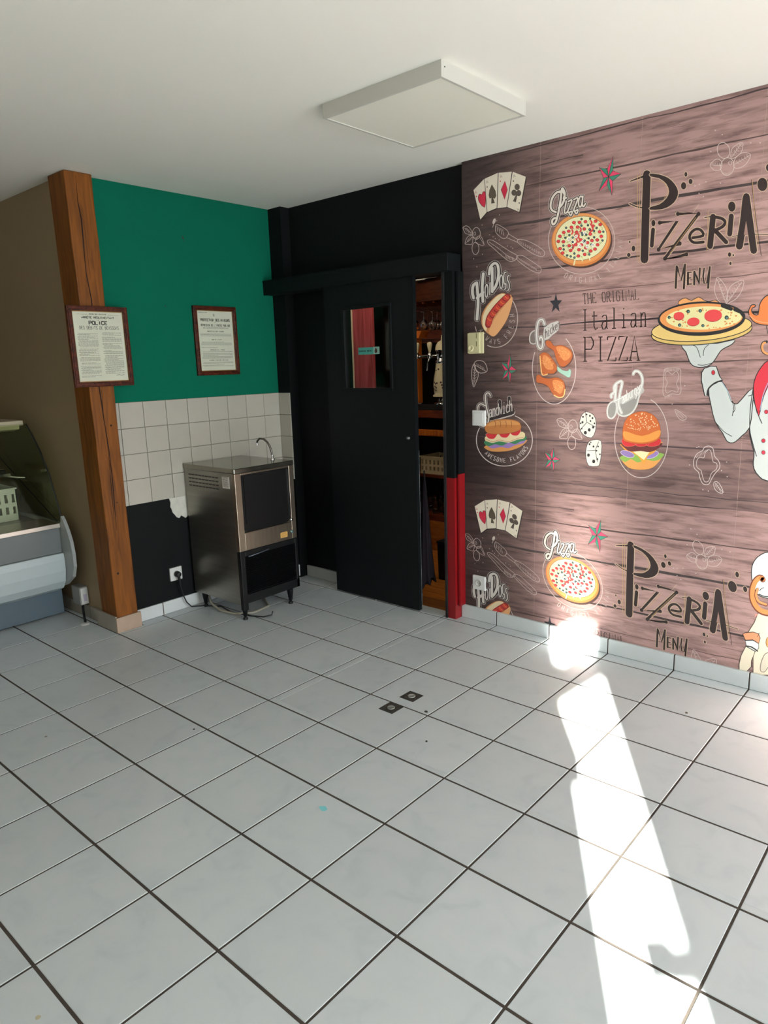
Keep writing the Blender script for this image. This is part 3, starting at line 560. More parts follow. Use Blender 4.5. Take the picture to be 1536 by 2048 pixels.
# red plank partition behind the door window
def zx(px, py, y): p = at(px, py, 1, y); return p[0], p[2]
rp = thing('red_plank_screen', 'faded red vertical plank screen seen through the small door window', 'screen', (-2.7, 3.32, 0))
xa, xb = zx(707, 700, 3.3)[0], zx(747, 700, 3.3)[0]; wp = (xb - xa) / 2
for q in range(2): bx(xa + q * wp + .001, xa + (q + 1) * wp - .001, 3.30, 3.32, 0, 2.4).build('plank', wood('red_plank', (150, 40, 46), (196, 84, 90), (10, 10, .6), .6, 3), rp, 0.002)
bx(xa - 0.018, xa, 3.29, 3.32, 0, 2.4).build('edge_moulding', mat('cream_moulding', (216, 202, 176), 0.6), rp)
# bar counter with shelves
bc = thing('bar_counter', 'wooden bar counter with dark top seen through the door gap', 'bar', (-2.3, YC + 0.2, 0))
bx(-2.95, -1.55, YC - 0.05, YC + 0.42, 1.140, 1.185).build('counter_top', mat('dark_granite', (30, 24, 24), 0.2), bc, 0.004)
bx(-2.95, -1.55, YC - 0.055, YC + 0.40, 1.080, 1.140).build('counter_edge', M_redbrown, bc, 0.004)
bx(-2.95, -1.55, YC - 0.04, YC + 0.0, 0.935, 0.985).build('front_rail', M_orange, bc, 0.006)
bx(-2.95, -1.55, YC - 0.02, YC + 0.40, 0.60, 0.625).build('shelf', M_redbrown, bc)
bx(-2.95, -1.55, YC - 0.02, YC + 0.40, 0.245, 0.29).build('shelf', M_redbrown, bc)
bx(-2.95, -1.55, YC - 0.03, YC - 0.005, 0.0, 0.245).build('kick_panel', M_amber, bc)
bx(-2.95, -1.55, YC + 0.38, YC + 0.40, 0.0, 1.08).build('back_panel', MATS['bar_dark_wall'], bc)
for xx in (-2.95, -1.58): bx(xx, xx + 0.03, YC - 0.02, YC + 0.38, 0.0, 1.08).build('side_panel', M_redbrown, bc)
# wooden post and bracket on the counter
px_ = X(838, YC + 0.08); wp_ = thing('bar_post', 'slim orange wooden post with bracket rising from the bar counter', 'post', (px_, YC + 0.08, 1.185))
bx(px_ - 0.018, px_ + 0.017, YC + 0.05, YC + 0.11, 1.185, 1.70).build('upright', M_orange, wp_, 0.004)
MB().prism([(px_ - 0.12, 1.70), (px_ + 0.050, 1.70), (px_ + 0.075, 1.755), (px_ - 0.12, 1.76)], 1, YC + 0.03, YC + 0.13).build('bracket', M_orange, wp_, 0.004)
# overhead glass rack with cabinet
rk = thing('glass_rack', 'dark wooden overhead cabinet with glass rack above the bar', 'cabinet', (-2.3, YC + 0.1, 2.1))
bx(-2.95, -1.55, YC + 0.0, YC + 0.35, 1.970, 2.22).build('cabinet_body', wood('dark_cabinet', (44, 20, 8), (78, 38, 16), (2, 12, 12), .4), rk, 0.004)
_zl = at(827, 559, 1, YC - .05)[2]
bx(-2.95, -1.55, YC - 0.07, YC + 0.12, _zl + 0.016, _zl + 0.12).build('cornice', M_redbrown, rk, 0.004)
bx(-2.95, -1.55, YC + 0.34, YC + 0.36, 1.67, 1.70).build('back_panel', M_redbrown, rk)
bx(-2.95, -1.55, YC + 0.31, YC + 0.34, 1.70, 1.969).build('rear_board', M_redbrown, rk)
for q in range(5): bx(-2.62 + 0.10 * q, -2.605 + 0.10 * q, YC + 0.0, YC + 0.30, 1.955, 1.965).build('hanging_rail', M_redbrown, rk)
tb = thing('tube_lamp', 'short white tube lamp under the dark cornice in the bar', 'lamp', (X(835, YC - .05), YC - 0.05, 2.17))
x1_, z1_ = zx(827, 559, YC - .05); x2_, z2_ = zx(872, 552, YC - .05)
MB().tube([(x1_, YC - 0.05, z1_), (x2_, YC - 0.05, z2_)], 0.009, 8).build('tube', M_white, tb); MB().box(x1_, x1_ + 0.10, YC - 0.065, YC - 0.03, z1_ - 0.012, z1_ + 0.014).build('end_holder', M_white, tb)
tb.location.z = z1_; ORG[tb.name] = Vector(tb.location)
for ch in tb.children: ch.location.z += 2.17 - z1_
# hanging wine glasses
M_wine = mat('wine_glass', (235, 235, 230), 0.03, trans=1.0)
gprof = [(0.030, 0.0), (0.030, 0.002), (0.004, 0.006), (0.0035, 0.060), (0.010, 0.068), (0.030, 0.090), (0.033, 0.115), (0.027, 0.150), (0.0262, 0.150), (0.031, 0.115), (0.028, 0.092), (0.0, 0.072)]
for q, (px, dy) in enumerate(((833, .05), (851, .05), (868, .05), (877, .13), (889, .08))):
    xx = X(px, YC + dy); z_ = at(px, 623, 1, YC + dy)[2]
    g = MB().lathe([(r, -h * 0.92) for r, h in gprof][::1], (xx, YC + dy, z_), 16).build('wine_glass', M_wine, org=(xx, YC + dy, z_))
    tag(g, ('leftmost', 'second from left', 'middle', 'fourth from left', 'rightmost')[q] + ' of the wine glasses hanging upside down over the bar', 'glass', 'wine glasses hanging in the bar rack')
# beer tap tower
bxx = X(880) ; by = YC + 0.02; bw = thing('beer_tap_tower', 'cream ceramic beer tap tower with dome and two white-handled taps', 'beer tap', (bxx, by, 1.185))
M_cer = mat('cream_ceramic', (226, 214, 176), 0.22)
MB().lathe([(0.062, 0), (0.062, 0.012), (0.040, 0.016), (0.036, 0.055), (0.050, 0.060)], (bxx + .01, by, 1.185), 28).build('chrome_foot', M_chrome, bw)
MB().lathe([(0.074, 0.060), (0.076, 0.070), (0.062, 0.080), (0.066, 0.10), (0.070, 0.15), (0.066, 0.20), (0.056, 0.25), (0.050, 0.30), (0.050, 0.315)], (bxx + .01, by, 1.185), 28).build('ceramic_body', M_cer, bw)
MB().lathe([(0.053, 0.315), (0.053, 0.335), (0.044, 0.34), (0.044, 0.40), (0.053, 0.405), (0.053, 0.415)], (bxx + .01, by, 1.185), 28).build('tap_collar', M_chrome, bw)
MB().lathe([(0.052, 0.415), (0.052, 0.425), (0.047, 0.45), (0.032, 0.475), (0.008, 0.487), (0.007, 0.49), (0.005, 0.51), (0.003, 0.527), (0, 0.528)], (bxx + .01, by, 1.185), 28).build('dome_lid', M_cer, bw)
fd = MB()
r_ = random.Random(4)
for (az, hh) in ((-1.9, .14), (-1.8, .16), (-1.7, .13), (-2.1, .12), (-1.6, .165), (-2.0, .17), (-1.75, .11), (-1.0, .15), (-0.9, .13), (-1.1, .17), (-1.5, .27), (-1.0, .25), (-2.0, .26)):
    rr = 0.069 if hh < .2 else 0.054; nx, ny = math.cos(az), math.sin(az); fd.lathe([(0.008, 0), (0.004, .0012), (0, .0014)], (bxx + .01 + rr * nx, by + rr * ny, 1.185 + hh), 7, (nx, ny, 0))
fd.build('painted_flowers', mat('flower_dark', (70, 50, 40), 0.5), bw)['kind'] = 'stuff'
zt = 1.185 + 0.370
MB().tube([(bxx + .01, by, zt), (bxx - 0.02, by - 0.02, zt), (bxx - 0.19, by - 0.03, zt)], 0.014, 12).build('tap_rail', M_chrome, bw)
for px in (839, 864):
    tx = X(px, by - .03); f_ = MB().lathe([(0.020, -0.016), (0.022, 0), (0.016, 0.018), (0.008, 0.03)], (tx, by - 0.05, zt), 16).tube([(tx, by - 0.055, zt - .01), (tx - 0.003, by - 0.075, zt - 0.05), (tx - 0.006, by - 0.08, zt - 0.11)], 0.006, 8).build('faucet', M_chrome, bw)
    MB().lathe([(0.008, 0.03), (0.010, 0.035), (0.020, 0.085), (0.020, 0.10), (0.010, 0.108), (0, 0.109)], (tx, by - 0.05, zt), 16).build('tap_handle', M_cer, bw)
dr = thing('drip_tray', 'shallow chrome drip tray on the bar counter left of the beer taps', 'tray', (X(842), YC + 0.01, 1.185))
bx(X(828), X(850), YC - 0.045, YC + 0.045, 1.1855, 1.197).build('tray_body', M_chrome, dr, 0.003)
# slotted crate on the shelf
def crate(name, label, x0, x1, y0, y1, z0, h, m, slots=7):
    t = thing(name, label, 'crate', ((x0 + x1) / 2, (y0 + y1) / 2, z0)); th = 0.004
    bx(x0, x1, y0, y1, z0 + .0005, z0 + .005).build('base', m, t)
    def side(ax, pos):
        b = MB(); lo, hi = (x0, x1) if ax == 1 else (y0, y1); zz = [z0 + .005, z0 + h * .22, z0 + h * .45, z0 + h * .58, z0 + h * .85, z0 + h]
        def bb(a, c, e, f): b.box(a, c, pos, pos + th, e, f) if ax == 1 else b.box(pos, pos + th, a, c, e, f)
        bb(lo, hi, zz[0], zz[1]); bb(lo, hi, zz[2], zz[3]); bb(lo, hi, zz[4], zz[5]); n = slots; st = (hi - lo) / n
        for r0, r1 in ((zz[1], zz[2]), (zz[3], zz[4])):
            for q in range(n + 1): c = lo + st * q; bb(max(lo, c - st * .28), min(hi, c + st * .28), r0, r1)
        b.build('slotted_side', m, t)
    side(1, y0); side(1, y1 - th); side(0, x0); side(0, x1 - th)
    b = MB(); b.box(x0 - .006, x1 + .006, y0 - .006, y0 + .002, z0 + h, z0 + h + .008); b.box(x0 - .006, x1 + .006, y1 - .002, y1 + .006, z0 + h, z0 + h + .008)
    b.box(x0 - .006, x0 + .002, y0 + .002, y1 - .002, z0 + h, z0 + h + .008); b.box(x1 - .002, x1 + .006, y0 + .002, y1 - .002, z0 + h, z0 + h + .008); b.build('rim', m, t); return t
M_cratec = mat('cream_crate', (206, 190, 150), 0.5)
crate('slotted_crate', 'cream slotted plastic crate on the shelf under the bar counter', X(840), X(840) + 0.36, YC - 0.01, YC + 0.24, 0.626, 0.135, M_cratec, 9)
for q, px in enumerate((846, 857, 868, 879, 890)):
    xx = X(px, YC + .06 + .09 * (q % 2))
    g = MB().lathe([(0.028, 0), (0.030, 0.10), (0.034, 0.14), (0.033, 0.14), (0.028, 0.10), (0.026, 0.01), (0, 0.008)], (xx, YC + .06 + .09 * (q % 2), 0.2905), 16).build('beer_glass', M_wine, org=(xx, YC + .06, 0.2905))
    tag(g, ('leftmost', 'second from left', 'middle', 'fourth from left', 'rightmost')[q] + ' of the tall clear glasses on the low bar shelf', 'glass', 'beer glasses on the low bar shelf')
bn = thing('waste_bin', 'small black rectangular bin on the wooden bar floor', 'bin', (-1.70, 3.0, 0))
xl = at(875, 1160, 1, 2.95)[0]
MB().hexa([(xl + .006, 2.955, 0.001), (xl + .22, 2.955, 0.001), (xl + .22, 3.20, 0.001), (xl + .006, 3.20, 0.001)], [(xl, 2.95, 0.265), (xl + .23, 2.95, 0.265), (xl + .23, 3.21, 0.265), (xl, 3.21, 0.265)]).build('bin_body', M_dark, bn, 0.004)
bx(xl - .005, xl + .235, 2.945, 3.215, 0.265, 0.280).build('bin_lid', M_dark, bn, 0.004)
wl = bpy.data.lights.new('bar_lamp', 'POINT'); wl.energy = 10; wl.color = (1.0, 0.82, 0.6); wl.shadow_soft_size = 0.12  # added fill light that warms and brightens the bar room
wlo = bpy.data.objects.new('bar_lamp', wl); COL.objects.link(wlo); wlo.location = (-1.25, 2.78, 2.25)
w2_ = bpy.data.lights.new('bar_fill_left', 'POINT'); w2_.energy = 10; w2_.color = (1.0, 0.84, 0.66); w2_.shadow_soft_size = 0.12  # second added fill, brightens the red planks behind the door window
w2o = bpy.data.objects.new('bar_fill_left', w2_); COL.objects.link(w2o); w2o.location = (-2.35, 2.72, 2.4)
# closed umbrella leaning by the door edge, handle down
um = thing('closed_umbrella', 'closed dark purple umbrella standing handle down against the door edge', 'umbrella', (-1.55, 2.40, 0))
tip = Vector((-1.500, 2.355 + .045, 0.845)); hb_ = Vector((-1.527, 2.35 + .03, 0.05)); vs = []; fs = []; n = 24
rings = [(0.0, 0.004, 0), (0.06, 0.009, .001), (0.2, 0.018, .004), (0.4, 0.030, .008), (0.6, 0.042, .014), (0.75, 0.052, .018), (0.86, 0.060, .024)]
for ri, (t_, r, sx) in enumerate(rings):
    c = tip.lerp(hb_, t_) + Vector((sx, 0.012 + 0.02 * t_, 0))
    for j in range(n):
        a = 2 * math.pi * j / n; rr = r * (1 + (0.30 * math.cos(8 * a + 0.6) if ri else 0)); vs.append(c + Vector((math.cos(a) * rr * 1.05, math.sin(a) * rr * 0.55, (0.02 * math.cos(8 * a + 3) + 0.05 * math.cos(a)) if ri == len(rings) - 1 else 0)))
for i in range(len(rings) - 1):
    for j in range(n): fs.append((i * n + j, i * n + (j + 1) % n, i * n + n + (j + 1) % n, i * n + n + j))
MB().add(vs, fs, 0, True).build('folded_canopy', mat('dark_purple_cloth', (26, 20, 27), 0.85, spec=0.2, bump=0.3, bscale=120), um)
MB().tube([tip + Vector((0, .01, .03)), tip + Vector((0, .012, -0.02)), hb_ + Vector((0, .02, 0.1)), hb_ + Vector((-.004, .02, -0.005))], 0.004, 8).build('shaft', M_chrome if False else M_dark, um)
MB().tube([hb_ + Vector((-.002, .02, 0.06)), hb_ + Vector((-.006, .02, -0.02)), hb_ + Vector((-.014, .02, -0.038)), hb_ + Vector((-.028, .02, -0.042)), hb_ + Vector((-.036, .02, -0.03))], 0.0075, 10).build('hook_handle', M_rubber, um)

# ------------------------------------------------------------------ ice machine
MX0, MX1, MY0, MY1, MZ0, MZ1 = -2.765, -2.250, 1.583, 2.035, 0.098, 0.935
im = thing('ice_machine', 'stainless steel under-counter ice machine with dark bin door and black grille', 'ice machine', (-2.5, 1.81, 0))
bx(MX0, MX1 - 0.030, MY0 + .002, MY1 - .002, MZ0, 0.905).build('cabinet_body', M_steel, im, 0.003)
bx(MX0 - .003, MX1 + 0.002, MY0 - 0.003, MY1 + 0.003, 0.905, MZ1).build('top_panel', mat('top_steel', (140, 136, 124), 0.16, metal=0.95), im, 0.004)
# front fascia in steel: frame round the bin door
DY_0, DY_1, DZ_0, DZ_1 = 1.628, 1.998, 0.545, 0.893
fa = MB(); fxa, fxb = MX1 - 0.030, MX1
fa.box(fxa, fxb, MY0, DY_0, 0.437, 0.905); fa.box(fxa, fxb, DY_1, MY1, 0.437, 0.905); fa.box(fxa, fxb, DY_0, DY_1, 0.437, DZ_0); fa.box(fxa, fxb, DY_0, DY_1, DZ_1, 0.905)
fa.build('front_fascia', M_steelv, im, 0.002)
def rrect(y0, y1, z0, z1, r, n=5):
    P = []
    for cy, cz, a in ((y1 - r, z1 - .004, 0), (y0 + r, z1 - .004, 90), (y0 + r, z0 + r, 180), (y1 - r, z0 + r, 270)):
        rr = r if a >= 180 else 0.004; cy = cy if a >= 180 else (y1 - .004 if a == 0 else y0 + .004)
        for i in range(n + 1): t_ = math.radians(a + 90 * i / n); P.append((cy + rr * math.cos(t_), cz + rr * math.sin(t_)))
    return P
MB().prism(rrect(DY_0 + .003, DY_1 - .003, DZ_0 + .003, DZ_1 - .003, 0.035), 0, MX1 - 0.024, MX1 - 0.006).build('bin_door', M_darkdoor, im, 0.003)
MB().prism(rrect(DY_0 + .02, DY_1 - .02, DZ_0 + .045, DZ_1 - .012, 0.02), 0, MX1 - 0.006, MX1 - 0.002).build('door_panel', M_darkdoor, im, 0.002)
bx(MX1 - 0.008, MX1 + 0.001, DY_1 - 0.010, DY_1 - 0.006, DZ_0 + .05, DZ_1 - .005).build('door_seal_strip', M_chrome, im)
lk = at(583, 1039, 0, MX1); MB().lathe([(0.011, 0), (0.011, 0.006), (0.006, 0.010), (0, 0.010)], (MX1 - .004, lk[1], lk[2]), 16, (1, 0, 0)).build('door_catch', M_chrome, im)
kn = at(583, 1063, 0, MX1); MB().lathe([(0.010, 0), (0.010, 0.006), (0.007, 0.009), (0, 0.009)], (MX1, kn[1], kn[2]), 16, (1, 0, 0)).build('key_switch', mat('switch_teal', (110, 140, 140), 0.3, metal=0.6), im)
bx(MX1, MX1 + 0.0015, 1.900, 1.957, 0.458, 0.492).build('maker_badge', mat('amber_badge', (206, 160, 88), 0.5), im)
sh = Sheet(lambda u, v, lv: (MX1 + 0.0015 + .0002 * lv + 2.5, u - 1.81, v))
for zz in (.486, .480, .472, .465): sh.stroke([(1.906, zz), (1.948, zz)], .0016, (120, 84, 40), caps=False)
sh.build('badge_lettering', im)['kind'] = 'stuff'
# black lower front with louvre slats, frame posts and handle
bx(MX1 - 0.028, MX1 - 0.012, MY0 + .004, MY1 - .002, MZ0 + .01, 0.430).build('grille_backing', M_dark, im)
bx(MX1 - 0.030, MX1 + 0.002, MY0 - .001, MY0 + 0.034, MZ0 - 0.03, 0.436).build('grille_post', M_dark, im, 0.003)
bx(MX1 - 0.030, MX1 + 0.002, MY1 - 0.022, MY1 + .001, MZ0 + 0.012, 0.436).build('grille_post', M_dark, im, 0.003)
bx(MX1 - 0.030, MX1 + 0.002, MY0 + 0.034, MY1 - .022, 0.402, 0.436).build('grille_top_rail', M_dark, im, 0.002)
bx(MX1 - 0.030, MX1 + 0.002, MY0 + 0.034, MY1 + .001, MZ0 + .012, 0.165).build('grille_bottom_panel', M_dark, im, 0.002)
sl = MB().hexa([(MX1 - .012, MY0 + .034, 0), (MX1 + .000, MY0 + .034, -0.006), (MX1 + .000, MY1 - .022, -0.006), (MX1 - .012, MY1 - .022, 0)], [(MX1 - .012, MY0 + .034, .003), (MX1 + .002, MY0 + .034, -0.003), (MX1 + .002, MY1 - .022, -0.003), (MX1 - .012, MY1 - .022, .003)])
s0 = sl.build('grille_slat', M_dark, im); z_ = 0.178; first = True
while z_ < 0.398:
    if first: s0.location.z += z_; zb = s0.location.z - z_; first = False
    else: c = s0.copy(); COL.objects.link(c); c.parent = im; c.location.z = zb + z_
    z_ += 0.0115
MB().tube([(MX1 + .003, 1.640, 0.400), (MX1 + .012, 1.645, 0.402), (MX1 + .014, 1.72, 0.408), (MX1 + .012, 1.79, 0.414), (MX1 + .003, 1.795, 0.414)], 0.0035, 8).build('grille_handle', mat('grey_handle', (92, 98, 108), 0.3, metal=0.5), im)
for (fx, fy) in ((MX1 - 0.035, MY0 + 0.03), (MX1 - 0.035, MY1 - 0.055), (MX0 + 0.07, MY0 + 0.03), (MX0 + 0.07, MY1 - 0.055)):
    MB().lathe([(0.014, 0), (0.015, 0.004), (0.014, 0.012), (0.009, 0.014), (0.009, 0.022), (0.012, 0.024), (0.020, 0.085), (0.020, MZ0)], (fx, fy, 0), 16).build('leg', M_dark, im)
# side: vents, rating plate
vb = MB()
for rz in (0.868, 0.845, 0.822, 0.800):
    for q in range(9): vb.box(-2.72 + q * 0.035, -2.695 + q * 0.035, MY0 - 0.0005, MY0 + 0.003, rz, rz + 0.007)
vb.build('side_louvres', mat('steel_shadow', (70, 68, 64), 0.5, metal=0.6), im)
bx(-2.372, -2.305, MY0 - 0.0012, MY0 + .001, 0.815, 0.884).build('rating_plate', mat('rating_plate', (205, 200, 194), 0.5), im)
sh = Sheet(lambda u, v, lv: (u + 2.5, MY0 - 0.0014 - .0002 * lv - 1.81, v)); lines_r = random.Random(3)
for q in range(9): zz = 0.879 - q * 0.0065; sh.stroke([(-2.368, zz), (-2.312 - lines_r.random() * .012, zz)], .0022, (92, 84, 80), caps=False)
sh.build('plate_lettering', im)['kind'] = 'stuff'
M_faucet = mat('worn_chrome', (110, 108, 102), 0.2, metal=1.0)
# gooseneck faucet
fc = thing('gooseneck_faucet', 'thin chrome gooseneck faucet on the steel machine top by the tiles', 'faucet', (-2.385, 1.985, MZ1))
p0 = Vector((-2.385, 1.985, MZ1))
MB().lathe([(0.014, 0), (0.014, 0.006), (0.008, 0.010), (0.007, 0.03)], p0, 16).build('base_collar', M_chrome, fc)
nk = [p0 + Vector((0, 0, .02))] + [p0 + Vector((dx * -0.9, dx * -0.45, dz)) for dx, dz in ((0.002, .05), (0.012, .085), (0.028, .112), (0.052, .132), (0.078, .134), (0.094, .118), (0.098, .104))]
MB().tube(smooth3(nk) if False else nk, 0.0062, 10).build('spout', M_faucet, fc)
MB().lathe([(0.0075, 0), (0.0065, 0.016)], nk[-1] + Vector((0, 0, -0.012)), 12).build('aerator', M_chrome, fc)

# ------------------------------------------------------------------ curved-glass display case
dcx = thing('display_case', 'refrigerated display case with curved glass against the taupe wall', 'display case', (-3.6, 0.2, 0))
CY0, CY1 = -0.55, 0.975
M_bl = mat('bluegrey_panel', (74, 90, 100), 0.42, noise=0.03); M_lt = mat('pale_bumper', (172, 184, 186), 0.28); M_gry = mat('case_grey', (150, 154, 152), 0.4)
bx(-4.15, -3.322, CY0, CY1, 0.012, 0.185).build('plinth', M_bl, dcx, 0.003)
bmp = [(-3.36, 0.165), (-3.30, 0.170), (-3.235, 0.20), (-3.195, 0.25), (-3.176, 0.32), (-3.172, 0.39), (-3.180, 0.432), (-3.36, 0.432)]
MB().prism([(p[0], p[1]) for p in bmp], 1, CY0, CY1 - 0.022, 0, False).build('rounded_bumper', M_lt, dcx, 0.004)
MB().prism([(-3.40, 0.434), (-3.196, 0.434), (-3.190, 0.590), (-3.40, 0.590)], 1, CY0, CY1 - 0.022).build('front_panel', mat('front_panel_grey', (104, 110, 110), 0.3), dcx, 0.002)
MB().prism([(-3.40, 0.592), (-3.178, 0.592), (-3.182, 0.618), (-3.40, 0.622)], 1, CY0, CY1 - 0.022).build('glass_rail', mat('satin_alu', (190, 182, 170), 0.3, metal=0.8), dcx, 0.002)
gp = [(-3.172, 0.622), (-3.185, 0.70), (-3.205, 0.76), (-3.262, 0.906), (-3.352, 1.054), (-3.44, 1.150), (-3.504, 1.208)]
gpi = [(a - 0.006, b - 0.002) for a, b in gp][::-1]
MB().prism(gp + gpi, 1, CY0, CY1 - 0.016).build('curved_front_glass', M_case, dcx)
endp = gp + [(-3.59, 1.225), (-4.12, 1.20), (-4.14, 0.62)]
MB().prism(endp, 1, CY1 - 0.012, CY1 - 0.006).build('end_glass', M_case, dcx)
ed = MB(); ed.tube([(a + .001, CY1 - 0.012, b) for a, b in gp], 0.0045, 6); ed.build('glass_edge_seal', M_rubber, dcx)
bx(-4.12, -3.53, CY0, CY1 - 0.014, 1.198, 1.232).build('canopy', mat('canopy_beige', (178, 168, 142), 0.4), dcx, 0.006)
MB().prism([(-3.60, 1.165), (-3.515, 1.180), (-3.505, 1.208), (-3.60, 1.200)], 1, CY0, CY1 - 0.05).build('lamp_cover', M_cream, dcx)
epl = [(-3.30, 0.19), (-3.20, 0.225), (-3.10, 0.29), (-3.066, 0.36), (-3.062, 0.44), (-3.075, 0.52), (-3.10, 0.58), (-3.135, 0.64), (-3.160, 0.665), (-3.172, 0.622), (-4.14, 0.622), (-4.14, 0.19)]
MB().prism(epl, 1, CY1 - 0.020, CY1).build('end_panel', M_gry, dcx, 0.003)
bx(-4.13, -4.10, CY0, CY1 - .02, 0.19, 1.20).build('back_panel', M_gry, dcx)
bx(-4.10, -3.40, CY0, CY1 - .02, 0.56, 0.60).build('display_deck', mat('deck_steel', (140, 146, 142), 0.35, metal=0.7), dcx)
bx(-4.09, -3.62, CY0, CY1 - 0.10, 0.888, 0.896).build('glass_shelf', M_case, dcx)
bx(-3.63, -3.615, CY0, CY1 - 0.10, 0.884, 0.902).build('shelf_edge', M_chrome, dcx)
MB().tube([(-3.64, CY1 - 0.12, 0.885), (-3.62, CY1 - 0.06, 0.87), (-3.60, CY1 - 0.02, 0.865)], 0.008, 8).build('shelf_bracket', M_chrome, dcx)
MB().tube([(-4.05, CY1 - 0.03, 1.02), (-3.19, CY1 - 0.03, 0.63)], 0.0025, 6).build('diagonal_stay', M_dark, dcx)
crate('white_crate', 'white slotted plastic crate standing inside the display case', -3.98, -3.60, 0.50, 0.885, 0.602, 0.20, mat('white_crate', (222, 224, 218), 0.45), 9)
sc = thing('kitchen_scale', 'small dark scale with arched handle on the glass shelf of the case', 'scale', (-3.76, 0.70, 0.896))
bx(-3.90, -3.64, 0.55, 0.86, 0.897, 0.925).build('scale_body', M_dark, sc, 0.005); bx(-3.89, -3.65, 0.56, 0.85, 0.925, 0.931).build('pan', M_chrome, sc, 0.002)
MB().tube([(-3.78, 0.58, 0.931), (-3.78, 0.60, 0.985), (-3.78, 0.68, 1.0), (-3.78, 0.76, 0.985), (-3.78, 0.79, 0.931)], 0.006, 8).build('arched_handle', M_gry, sc)

# ------------------------------------------------------------------ ceiling light
clp = thing('ceiling_light', 'square white panel light fixed flat to the ceiling, switched off', 'lamp', (-0.842, 1.622, H))
lx0, lx1, ly0, ly1, lz = -1.140, -0.545, 1.330, 1.912, 2.484
M_lf = mat('lamp_frame_white', (186, 184, 175), 0.4)
f_ = 0.012
bx(lx0, lx1, ly0, ly0 + f_, lz, H).build('frame_side', M_lf, clp, .001); bx(lx0, lx1, ly1 - f_, ly1, lz, H).build('frame_side', M_lf, clp, .001)
bx(lx0, lx0 + f_, ly0 + f_, ly1 - f_, lz, H).build('frame_side', M_lf, clp, .001); bx(lx1 - f_, lx1, ly0 + f_, ly1 - f_, lz, H).build('frame_side', M_lf, clp, .001)
bx(lx0 + f_, lx1 - f_, ly0 + f_, ly1 - f_, lz + 0.003, lz + 0.008).build('diffuser', mat('lamp_diffuser', (222, 220, 206), 0.5), clp)
MB().lathe([(0.003, 0), (0.003, .001), (0, .0012)], (lx1, ly0 + 0.02, H - 0.02), 8, (1, 0, 0)).build('screw', M_dark, clp)

# ------------------------------------------------------------------ floor fittings
def floor_box(cx, cy, label):
    t = thing('floor_pipe_plate', label, 'floor plate', (cx, cy, 0))
    h = 0.040; bx(cx - h, cx + h, cy - h, cy + h, -0.0005, 0.0012).build('cut_out', mat('raw_hole_dark', (52, 48, 42), 0.9, noise=0.4, nscale=40, bump=0.6), t)
    MB().lathe([(0.017, 0.001), (0.018, 0.004), (0.015, 0.005), (0.013, 0.003), (0, 0.003)], (cx, cy, 0), 20).build('pipe_cap', mat('zinc_cap', (176, 180, 176), 0.35, metal=0.7), t)
    r = random.Random(cx)
    for q in range(3): a = r.uniform(0, 6.28); bx(cx + .028 * math.cos(a) - .005, cx + .028 * math.cos(a) + .005, cy + .028 * math.sin(a) - .003, cy + .028 * math.sin(a) + .003, 0.001, 0.004).build('mortar_crumb', M_grout, t)
c1 = at(823, 1393, 2, 0); c2 = at(782, 1416, 2, 0)
floor_box(c1[0], c1[1], 'dark square cut-out with metal cap in the floor, farther of two')
floor_box(c2[0], c2[1], 'dark square cut-out with round metal cap in the floor, nearer of two')
def blob(name, label, cat, px, py, r, col, n=9, sx=1.0, seed=1, h=0.0012):
    c = at(px, py, 2, 0); rr = random.Random(seed); P = [(c[0] + r * sx * rr.uniform(.7, 1.15) * math.cos(2 * math.pi * i / n), c[1] + r * rr.uniform(.7, 1.15) * math.sin(2 * math.pi * i / n)) for i in range(n)]
    tag(MB().prism(P, 2, 0.0, h).build(name, mat(name + '_' + str(col[0]), col, 0.7), org=(c[0], c[1], 0)), label, cat)
blob('paint_spot', 'pale turquoise paint drip on a floor tile in the middle of the room', 'stain', 647, 1617, 0.013, (120, 200, 206), 10, 1.4, 3, .0005)
blob('dropped_screw', 'tiny dark screw lying beside the two floor cut-outs', 'screw', 852, 1424, 0.006, (52, 50, 46), 6, 1.6, 5, .004)
blob('debris_crumb', 'tiny dark crumb on the tile in front of the floor cut-outs', 'debris', 853, 1483, 0.005, (40, 38, 36), 6, 1, 6, .003)
blob('debris_crumb', 'tiny dark crumb on a tile left of the middle of the floor', 'debris', 388, 1459, 0.005, (50, 48, 44), 6, 1, 7, .003)
blob('floor_chip', 'small round chip in a tile near the left edge of the floor', 'chip', 92, 1473, 0.007, (140, 136, 126), 8, 1, 8, .0004)
blob('floor_chip', 'beige chip in the glaze of the nearest tile at bottom left', 'chip', 76, 2035, 0.007, (176, 168, 140), 7, 1, 9, .0004)
blob('debris_crumb', 'tiny dark crumb on a tile to the right of the sun patch near the mural', 'debris', 1373, 1426, 0.006, (90, 80, 70), 6, 1, 10, .003)
blob('plaster_crumb', 'small white plaster crumb on the floor before the steel machine', 'debris', 455, 1221, 0.008, (214, 212, 204), 7, 1, 11, .004)
blob('plaster_crumb', 'tiny white plaster crumb at the foot of the black sliding door', 'debris', 752, 1200, 0.006, (214, 212, 204), 7, 1, 12, .004)
